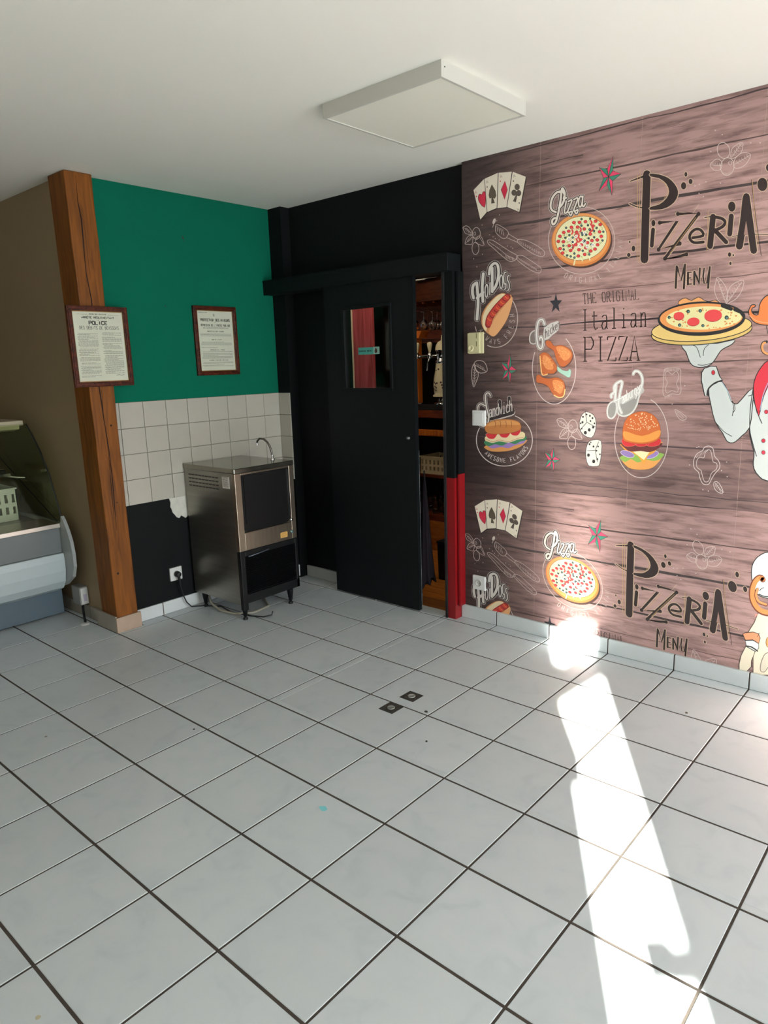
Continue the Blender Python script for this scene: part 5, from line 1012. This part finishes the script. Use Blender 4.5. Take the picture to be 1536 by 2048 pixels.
def burger(s):
    s.ell(1283, 875, 53.5, 80.5, LN, 1, line=(206, 194, 190), lw=1.4, a0=-70, a1=250, fill=False, n=60)
    s.poly([(1247, 915), (1319, 912), (1314, 928), (1298, 938), (1270, 939), (1253, 932)], (226, 158, 88), 2, 3, (140, 86, 50), .5)
    s.poly([(1243, 912), (1322, 906), (1323, 916), (1308, 922), (1292, 919), (1276, 925), (1262, 918), (1250, 924)], (140, 178, 84), 3, 3)
    for x, y in ((1255, 908), (1304, 910)): s.ell(x, y, 14, 6, (150, 124, 186), 4, -20 if x > 1280 else 18, line=(220, 210, 230), lw=.7)
    s.poly([(1240, 889), (1246, 887), (1326, 884), (1316, 896), (1308, 906), (1296, 912), (1288, 928), (1276, 912), (1262, 904), (1250, 900)], (230, 160, 62), 5, 0)
    s.poly([(1262, 900), (1302, 900), (1288, 920)], (240, 222, 176), 6)
    s.poly([(1247, 886), (1320, 884), (1318, 896), (1300, 904), (1282, 902), (1262, 903), (1250, 896)], (108, 52, 50), 6.6, 3)
    for x in (1260, 1284, 1306): s.poly([(x - 15, 878), (x + 14, 877), (x + 12, 890), (x - 10, 892)], (206, 48, 56), 7.2, 3, (236, 130, 110), .5)
    s.poly([(1246, 878), (1247, 852), (1256, 834), (1272, 825), (1290, 823), (1308, 831), (1319, 848), (1321, 872), (1308, 884), (1284, 888), (1258, 885)], (204, 104, 52), 8, 3, (140, 70, 40), .5)
    s.poly([(1249, 876), (1249, 862), (1284, 872), (1319, 860), (1319, 872), (1306, 881), (1284, 885), (1260, 882)], (228, 152, 74), 8.8, 3)
    r = random.Random(2)
    for i in range(85): t, q = r.uniform(3.3, 6.1), math.sqrt(r.random()); s.ell(1284 + 33 * q * math.cos(t), 862 + 36 * q * math.sin(t), .8, 1.2, (244, 226, 190), 9.6, n=5)
    # swash word
    s.Q(*C_); G1, G2, G3 = (184, 180, 176), (150, 146, 142), (206, 206, 202)
    s.poly([(1300, 478), (1452, 400), (1448, 450), (1430, 510), (1395, 560), (1340, 585), (1296, 570), (1285, 530)], G2, 3, 3, G3, 3.2)
    s.poly([(1268, 470), (1225, 490), (1208, 540), (1215, 590), (1245, 602), (1272, 570), (1280, 510)], G2, 3, 3, G3, 3.0)
    scr(s, [[(1240, 440), (1240, 420), (1262, 400), (1262, 360), (1285, 330), (1322, 322), (1304, 420), (1296, 500), (1318, 560)], [(1276, 345), (1268, 470)], [(1262, 470), (1330, 440)], [(1408, 262), (1422, 240), (1450, 244), (1474, 280), (1476, 340), (1450, 420)]], 6.2, 4.4, 2.2, G3, G1, (226, 226, 222), 5)
    s.stroke([(1325, 465), (1465, 385)], 15, G1, 4.6); s.text('amburger', (1322, 492), (1474, 392), (-4, -80), 1.3, (232, 232, 228), 8, fillr=.85)
M('printed_hamburger', burger)
def peppers(s):
    s.Q(*D_); c = LN
    s.stroke([(225, 850), (238, 826), (300, 818), (360, 822), (380, 850), (378, 940), (382, 1030), (360, 1066), (300, 1060), (235, 1084), (214, 1050), (218, 950)], 1.0, c, 1, 3, closed=True)
    s.stroke([(240, 858), (262, 850), (298, 880), (330, 852), (352, 862), (360, 910), (340, 965), (356, 1010), (345, 1044), (298, 1030), (250, 1052), (238, 1000), (256, 955), (234, 905)], .9, c, 1, 3, closed=True)
    for i in range(12): s.stroke([(238 + i * 11, 824), (241 + i * 11, 846)], .7, c, 1, caps=False)
    for i in range(5): s.stroke([(238 + i * 13, 1084 - i * 4), (240 + i * 13, 1104 - i * 5)], .6, c, 1, caps=False)
    s.stroke([(325, 1205), (350, 1215), (395, 1245), (430, 1275), (420, 1302), (375, 1300), (345, 1262), (330, 1225)], 1.0, c, 1, 3, closed=True); s.stroke([(345, 1225), (380, 1250), (412, 1285)], .8, c, 1); s.stroke([(340, 1235), (372, 1270), (405, 1298)], .8, c, 1)
M('printed_pepper_slice', peppers)
def pepper2(s):
    s.Q(*D_); c = (214, 202, 198)
    s.stroke([(600, 1560), (640, 1545), (680, 1570), (695, 1640), (735, 1690), (742, 1750), (700, 1800), (668, 1850), (640, 1900), (590, 1900), (560, 1850), (545, 1790), (505, 1750), (500, 1680), (530, 1620), (580, 1590)], 1.2, c, 1, 3, closed=True)
    s.stroke([(610, 1600), (645, 1580), (665, 1610), (680, 1690), (715, 1710), (712, 1760), (665, 1800), (640, 1870), (600, 1875), (575, 1800), (570, 1775), (530, 1740), (530, 1680), (560, 1650), (595, 1655)], 1.0, c, 1, 3, closed=True)
    for i in range(9): s.stroke([(520 + i * 13, 1640 - i * 8), (528 + i * 13, 1658 - i * 8)], .7, c, 1, caps=False)
    s.stroke([(690, 1885), (715, 1878), (745, 1905), (775, 1978), (735, 1980), (700, 1950), (688, 1915)], 1.1, c, 1, 3, closed=True); s.stroke([(700, 1890), (730, 1930), (770, 1975)], .8, c, 1)
    for i in range(5): s.stroke([(706 + i * 12, 1900 + i * 15), (722 + i * 9, 1896 + i * 16)], .7, c, 1, caps=False); s.stroke([(706 + i * 12, 1900 + i * 15), (700 + i * 12, 1925 + i * 12)], .7, c, 1, caps=False)
    for x, y in ((548, 1552), (530, 1560), (808, 1695), (462, 1722), (758, 1775), (812, 1832), (586, 1953), (637, 1965), (418, 985), (300, 1155)): s.ell(x, y, 5, 5, c, 1, n=6)
M('printed_pepper_slice', pepper2)
BK, OL, GO = (44, 30, 29), (198, 170, 146), (198, 160, 104)
def pizzeria(s):
    s.Q(*B_)
    def L2(g, w_, sm=0, w2=None): s.stroke(g, w_ + 3.0, OL, 2, sm, w2=None if w2 is None else w2 + 3); s.stroke(g, w_, BK, 4.5, sm, w2=w2)
    bowl = [(372, 732), (440, 738), (510, 764), (560, 812), (585, 868), (572, 925), (530, 972), (465, 1002), (372, 1006), (376, 980), (440, 962), (492, 918), (512, 868), (492, 812), (440, 772), (376, 758)]
    s.poly(bowl, BK, 4.5, 2, OL, 1.5)
    for g in ([(300, 700), (296, 1000), (290, 1400)], [(282, 740), (278, 1380)], [(378, 780), (480, 800), (505, 870), (470, 940), (400, 965)]): s.stroke(g, .7, GO, 5.5, caps=False)
    L2([(225, 792), (270, 775), (345, 748)], 1.5, 3, 4.5); L2([(222, 958), (290, 985), (372, 985), (430, 975)], 2.4, 3)
    L2([(350, 738), (340, 1050), (331, 1375)], 15.5)
    L2([(396, 1150), (386, 1272)], 7.5); s.ell(398, 1103, 17, 26, BK, 4.5, line=OL, lw=1.2)
    L2([(445, 1100), (575, 1088), (437, 1298), (595, 1258)], 6.4); L2([(578, 1035), (735, 1033), (482, 1368), (645, 1335)], 6.4)
    for x, y in ((445, 1100), (437, 1300), (595, 1255), (580, 1035), (735, 1035), (484, 1366), (645, 1335)): s.ell(x, y, 14, 16, BK, 5, n=10)
    s.stroke([(692, 1030), (735, 965)], .8, OL, 5); s.stroke([(470, 1300), (600, 1100)], .7, GO, 6, caps=False); s.stroke([(520, 1330), (715, 1060)], .7, GO, 6, caps=False)
    L2([(690, 1212), (768, 1196), (752, 1156), (715, 1148), (678, 1176), (668, 1215), (700, 1248), (770, 1244)], 5.6, 3)
    s.stroke([(806, 1010), (796, 1310)], .8, GO, 5, caps=False); L2([(780, 1062), (850, 1050)], 2); L2([(842, 1055), (820, 1275)], 11.5); L2([(845, 1056), (905, 1068), (932, 1095), (912, 1130), (850, 1160)], 6.2, 3); L2([(855, 1155), (940, 1245)], 8.5)
    L2([(978, 1050), (966, 1185)], 10); s.ell(982, 980, 30, 40, BK, 4.5, line=OL, lw=1.2); s.stroke([(945, 1070), (935, 1200)], .7, GO, 5, caps=False)
    L2([(1088, 915), (1068, 1100), (1038, 1275)], 14); L2([(1090, 905), (1145, 1308)], 13.5); s.poly([(1072, 1190), (1088, 1085), (1104, 1190)], (160, 124, 114), 5.2)
    L2([(985, 1202), (1120, 1185), (1255, 1188)], 1.6); s.stroke([(1128, 780), (1160, 1060), (1202, 1345)], 1.0, BK, 5.5); s.stroke([(1135, 780), (1150, 1000), (1180, 1280)], .8, GO, 5.5, caps=False)
    for x, y, a, b in ((640, 740, 13, 20), (623, 825, 22, 29), (675, 793, 17, 22), (222, 1243, 8, 12), (250, 1292, 16, 23), (215, 1340, 15, 18), (965, 1337, 14, 19), (993, 1342, 8, 11), (972, 1403, 11, 15), (1210, 815, 40, 52), (1252, 690, 18, 28), (1320, 800, 20, 28)): s.ell(x, y, a, b, BK, 4.5, line=OL, lw=1.2)
    for x, y in ((910, 445), (858, 412), (790, 795), (740, 815), (708, 825), (898, 805), (738, 882), (770, 905), (1122, 505), (1192, 505), (825, 570)): s.ell(x, y, 5, 5, LN, 1, n=6)
    def m(g, w_=4.4): s.stroke(g, w_ + 2.2, OL, 2); s.stroke(g, w_, BK, 4.5)
    m([(572, 1425), (564, 1585)]); m([(576, 1432), (604, 1530), (634, 1412)]); m([(634, 1412), (625, 1590)], 4)
    m([(656, 1470), (655, 1560)], 4); m([(656, 1472), (682, 1468)], 2.2); m([(656, 1513), (678, 1510)], 2.2); m([(656, 1558), (682, 1556)], 2.2)
    m([(703, 1465), (702, 1560)], 4); m([(704, 1468), (738, 1558), (744, 1440)], 4); m([(776, 1440), (768, 1500), (776, 1552), (796, 1550), (818, 1430)], 3.2); m([(818, 1430), (805, 1585)], 4)
M('printed_menu_title', pizzeria)
def berries(s):
    s.Q(*B_); c = (204, 188, 182)
    s.ell(920, 562, 46, 60, c, 1, -15, line=c, lw=1.1, fill=False); s.ell(948, 682, 50, 66, c, 1, 8, line=c, lw=1.1, fill=False); s.ell(970, 655, 13, 15, c, 1, line=c, lw=.9, fill=False, n=12)
    for g in ([(975, 588), (990, 540), (1060, 502), (1055, 570), (1010, 612), (978, 622)], [(1000, 638), (1030, 596), (1075, 578), (1122, 594), (1090, 660), (1045, 690), (1000, 690)], [(820, 670), (850, 636), (880, 626), (908, 650), (900, 700), (860, 712), (835, 695)]): s.stroke(g, 1.0, c, 1, 3, closed=True)
    for a, b in (((980, 612), (1055, 508)), ((1002, 665), (1116, 598)), ((824, 670), (905, 672))):
        s.stroke([a, b], .7, c, 1)
        for i in range(1, 6): t = i / 6; x, y = a[0] + (b[0] - a[0]) * t, a[1] + (b[1] - a[1]) * t; s.stroke([(x, y), (x - 4, y - 18)], .6, c, 1, caps=False); s.stroke([(x, y), (x + 16, y + 6)], .6, c, 1, caps=False)
    for i in range(7): s.stroke([(915 + i * 10, 718 + 10 * math.sin(i / 6 * 3.14)), (917 + i * 9, 736 + 8 * math.sin(i / 6 * 3.14))], .6, c, 1, caps=False)
    for g in ([(862, 1545), (875, 1505), (915, 1545), (945, 1600), (948, 1660), (940, 1705), (890, 1690), (862, 1640), (852, 1590)], [(940, 1705), (945, 1650), (965, 1585), (1010, 1545), (1070, 1530), (1058, 1600), (1020, 1660), (975, 1690)]): s.stroke(g, 1.0, c, 1, 3, closed=True)
    for a, b in (((940, 1702), (875, 1520)), ((942, 1700), (1055, 1542))):
        s.stroke([a, b], .7, c, 1)
        for i in range(1, 8): t = i / 8; x, y = a[0] + (b[0] - a[0]) * t, a[1] + (b[1] - a[1]) * t; s.stroke([(x, y), (x - 14, y - 18)], .6, c, 1, caps=False); s.stroke([(x, y), (x + 17, y - 13)], .6, c, 1, caps=False)
M('printed_berry_sprig', berries)
JW, JL = (194, 199, 196), (38, 36, 38)
def waiter(s):
    s.Q(*D_)
    # jacket body, arm, cuff, glove
    s.poly([(1055, 1005), (1120, 960), (1192, 940), (1420, 940), (1460, 1300), (1420, 1870), (1192, 1872), (1110, 1830), (1062, 1760), (1055, 1690), (1062, 1600), (1020, 1430), (1026, 1200)], JW, 1, 2, JL, 2.2)
    s.stroke([(1085, 1640), (1045, 1500), (1022, 1380), (1030, 1180), (1055, 1005)], 1.6, JL, 5.5, 3)
    s.poly([(638, 1010), (700, 965), (762, 945), (815, 1030), (848, 1125), (880, 1150), (910, 1150), (960, 1095), (1052, 1010), (1045, 1200), (1020, 1375), (950, 1450), (890, 1505), (850, 1517), (808, 1498), (770, 1425), (700, 1320), (662, 1170)], JW, 2.2, 2, JL, 1.8)
    for g in ([(862, 1130), (872, 1190), (860, 1265)], [(880, 1155), (885, 1205), (868, 1235)], [(700, 1320), (780, 1410), (855, 1455)], [(1010, 1080), (1060, 1065)]): s.stroke(g, 1.3, JL, 5, 3)
    s.stroke([(765, 955), (820, 1040), (850, 1125)], 1.6, (160, 178, 190), 4.4, 3)
    s.poly([(600, 822), (660, 802), (712, 806), (742, 895), (768, 935), (690, 960), (642, 1008), (634, 1082), (603, 1078), (572, 935), (575, 862)], JW, 4.2, 1, JL, 2.0)
    s.stroke([(765, 935), (700, 958), (640, 1010), (625, 1070)], 3.0, JL, 6, 3); s.ell(683, 862, 16, 21, (196, 44, 60), 6, line=JL, lw=.8)
    s.poly([(385, 598), (560, 590), (720, 590), (880, 555), (858, 598), (800, 628), (752, 660), (710, 725), (662, 785), (590, 812), (510, 806), (462, 762), (428, 670)], JW, 4.2, 2, JL, 1.8)
    for g in ([(485, 605), (530, 630), (562, 720)], [(640, 602), (600, 640), (590, 705)], [(540, 790), (600, 792), (680, 770)]): s.stroke(g, 1.2, JL, 6, 3)
    # plate, pan and pizza
    s.ell(576, 482, 470, 118, (208, 176, 104), 5.6, -5, line=JL, lw=1.8, n=50); s.ell(575, 448, 468, 118, (222, 190, 118), 6.4, -5, line=JL, lw=1.6, n=50)
    s.poly([(355, 222), (385, 180), (430, 168), (480, 192), (545, 158), (600, 190), (650, 200), (700, 186), (740, 215), (700, 240), (450, 250)], (228, 160, 100), 6.0, 2, JL, 1.2)
    s.ell(574, 360, 408, 160, JL, 7.2, -2, n=50); s.ell(572, 352, 386, 134, (224, 146, 84), 7.8, -2, n=50); s.ell(596, 354, 352, 108, (222, 214, 158), 8.3, -2, n=46)
    r = random.Random(8)
    for i in range(46): t = r.uniform(0, 6.28); q = r.uniform(.55, .98); s.ell(596 + 350 * q * math.cos(t), 354 + 104 * q * math.sin(t), r.uniform(5, 12), r.uniform(5, 9), (214, 132, 72), 8.7, n=7)
    for c in ((363, 335, 50, 37), (498, 388, 58, 38), (682, 330, 82, 55)): s.ell(c[0], c[1] + 5, c[2], c[3], (150, 40, 46), 9, -6); s.ell(*c, (222, 72, 74), 9.3, -6)
    for x, y, q in ((273, 348, 15), (450, 293, 17), (562, 287, 17), (370, 420, 16), (587, 425, 15), (808, 350, 20)): s.ell(x, y, q, q, (32, 48, 52), 9.2, n=10); s.ell(x + 2, y + 2, q * .55, q * .55, (96, 130, 128), 9.5, n=8)
    s.stroke([(770, 240), (830, 262), (850, 270)], 7.5, JL, 9); s.stroke([(885, 275), (940, 298), (965, 330)], 7.5, JL, 9)
    # scarf, buttons
    s.poly([(1192, 752), (1132, 808), (1078, 900), (1056, 1010), (1072, 1160), (1108, 1268), (1132, 1150), (1192, 990), (1300, 900), (1300, 760)], (200, 48, 64), 5.2, 2, JL, 1.6)
    s.stroke([(1060, 1120), (1100, 1250), (1136, 1334)], 1.6, JL, 6.4, 3); s.stroke([(1192, 960), (1150, 1060), (1118, 1210)], 1.4, (150, 170, 196), 6.4, 3)
    for x, y in ((1176, 1228), (1150, 1496), (1150, 1606)): s.ell(x, y, 17, 18, (196, 50, 70), 6, line=JL, lw=.8)
    # curled moustache tips
    s.poly([(1012, 312), (1020, 262), (1042, 232), (1072, 232), (1072, 250), (1046, 262), (1040, 292), (1062, 320), (1100, 322), (1112, 240), (1140, 182), (1200, 136), (1300, 140), (1340, 300), (1290, 425), (1192, 422), (1110, 412), (1050, 382)], (216, 122, 66), 3.2, 2, JL, 1.8)
    s.stroke([(1000, 300), (1030, 304), (1110, 306)], 3.0, JL, 2.6); s.stroke([(1022, 330), (1070, 372), (1150, 396), (1260, 400)], 2.2, (232, 150, 104), 4.6, 3)
    s.stroke([(1192, 690), (1150, 672), (1134, 625), (1148, 585), (1180, 575)], 5.6, JL, 3, 3); s.stroke([(1192, 690), (1152, 668), (1138, 625), (1150, 590), (1166, 584)], 4.0, (226, 150, 86), 4, 3)
    s.stroke([(1176, 430), (1192, 500)], 1.4, JL, 3)
M('printed_waiter_with_pizza', waiter)
def cook(s):
    s.Q(*E3); cw = (226, 232, 226); bw_ = (232, 220, 196)
    s.poly([(1536, 478), (1490, 490), (1430, 532), (1392, 600), (1385, 690), (1400, 770), (1440, 860), (1536, 900), (1700, 900), (1720, 560), (1620, 480)], cw, 1, 3, JL, 1.8)
    s.poly([(1445, 1035), (1410, 1120), (1350, 1215), (1400, 1300), (1400, 1600), (1720, 1600), (1720, 1040)], bw_, 2, 1, (90, 74, 64), 1.8)
    s.poly([(1420, 1040), (1412, 1075), (1450, 1045)], (216, 150, 140), 3)
    s.stroke([(1490, 728), (1462, 706), (1415, 745), (1388, 830), (1400, 930), (1460, 1012), (1560, 1040), (1680, 1020)], 11.5, (122, 62, 44), 4, 3); s.stroke([(1488, 724), (1462, 712), (1420, 750), (1394, 832), (1405, 925), (1462, 1004), (1560, 1030), (1680, 1010)], 9.2, (226, 144, 82), 5, 3)
    s.ell(1482, 716, 20, 24, (226, 144, 82), 5.4, line=(122, 62, 44), lw=1.0)
    s.stroke([(1440, 815), (1425, 870), (1450, 930), (1520, 960)], 6, (122, 62, 44), 6, 3); s.stroke([(1440, 815), (1428, 870), (1452, 926), (1520, 954)], 4.2, (230, 150, 92), 7, 3)
    s.stroke([(1455, 860), (1500, 880), (1560, 884)], 1.8, JL, 6, 3); s.stroke([(1460, 830), (1478, 808), (1498, 802)], 1.4, JL, 6, 3)
    s.poly([(1305, 1225), (1330, 1212), (1400, 1206), (1450, 1222), (1465, 1262), (1452, 1312), (1400, 1278), (1330, 1280)], (232, 150, 108), 6.2, 1, JL, 1.4); s.stroke([(1440, 1250), (1458, 1215)], 1.0, JL, 7)
    s.poly([(1330, 1285), (1400, 1282), (1450, 1312), (1452, 1355), (1420, 1385), (1340, 1340)], cw, 5.4, 1, JL, 1.2); s.stroke([(1335, 1335), (1385, 1342), (1440, 1380)], 2.6, (60, 52, 50), 6.6, 2)
    s.poly([(1335, 1335), (1420, 1382), (1385, 1470), (1382, 1525), (1330, 1580), (1275, 1600), (1272, 1500), (1290, 1420)], bw_, 5.2, 1, (70, 58, 52), 1.5)
    s.poly([(1536, 1395), (1500, 1420), (1470, 1500), (1468, 1560), (1500, 1572), (1530, 1540), (1600, 1400)], (214, 204, 184), 5.2, 2, (80, 68, 60), 1.0); s.ell(1536, 1300, 18, 44, (230, 150, 90), 5.6, line=(90, 60, 50), lw=1.0)
M('printed_cook', cook, low=True)
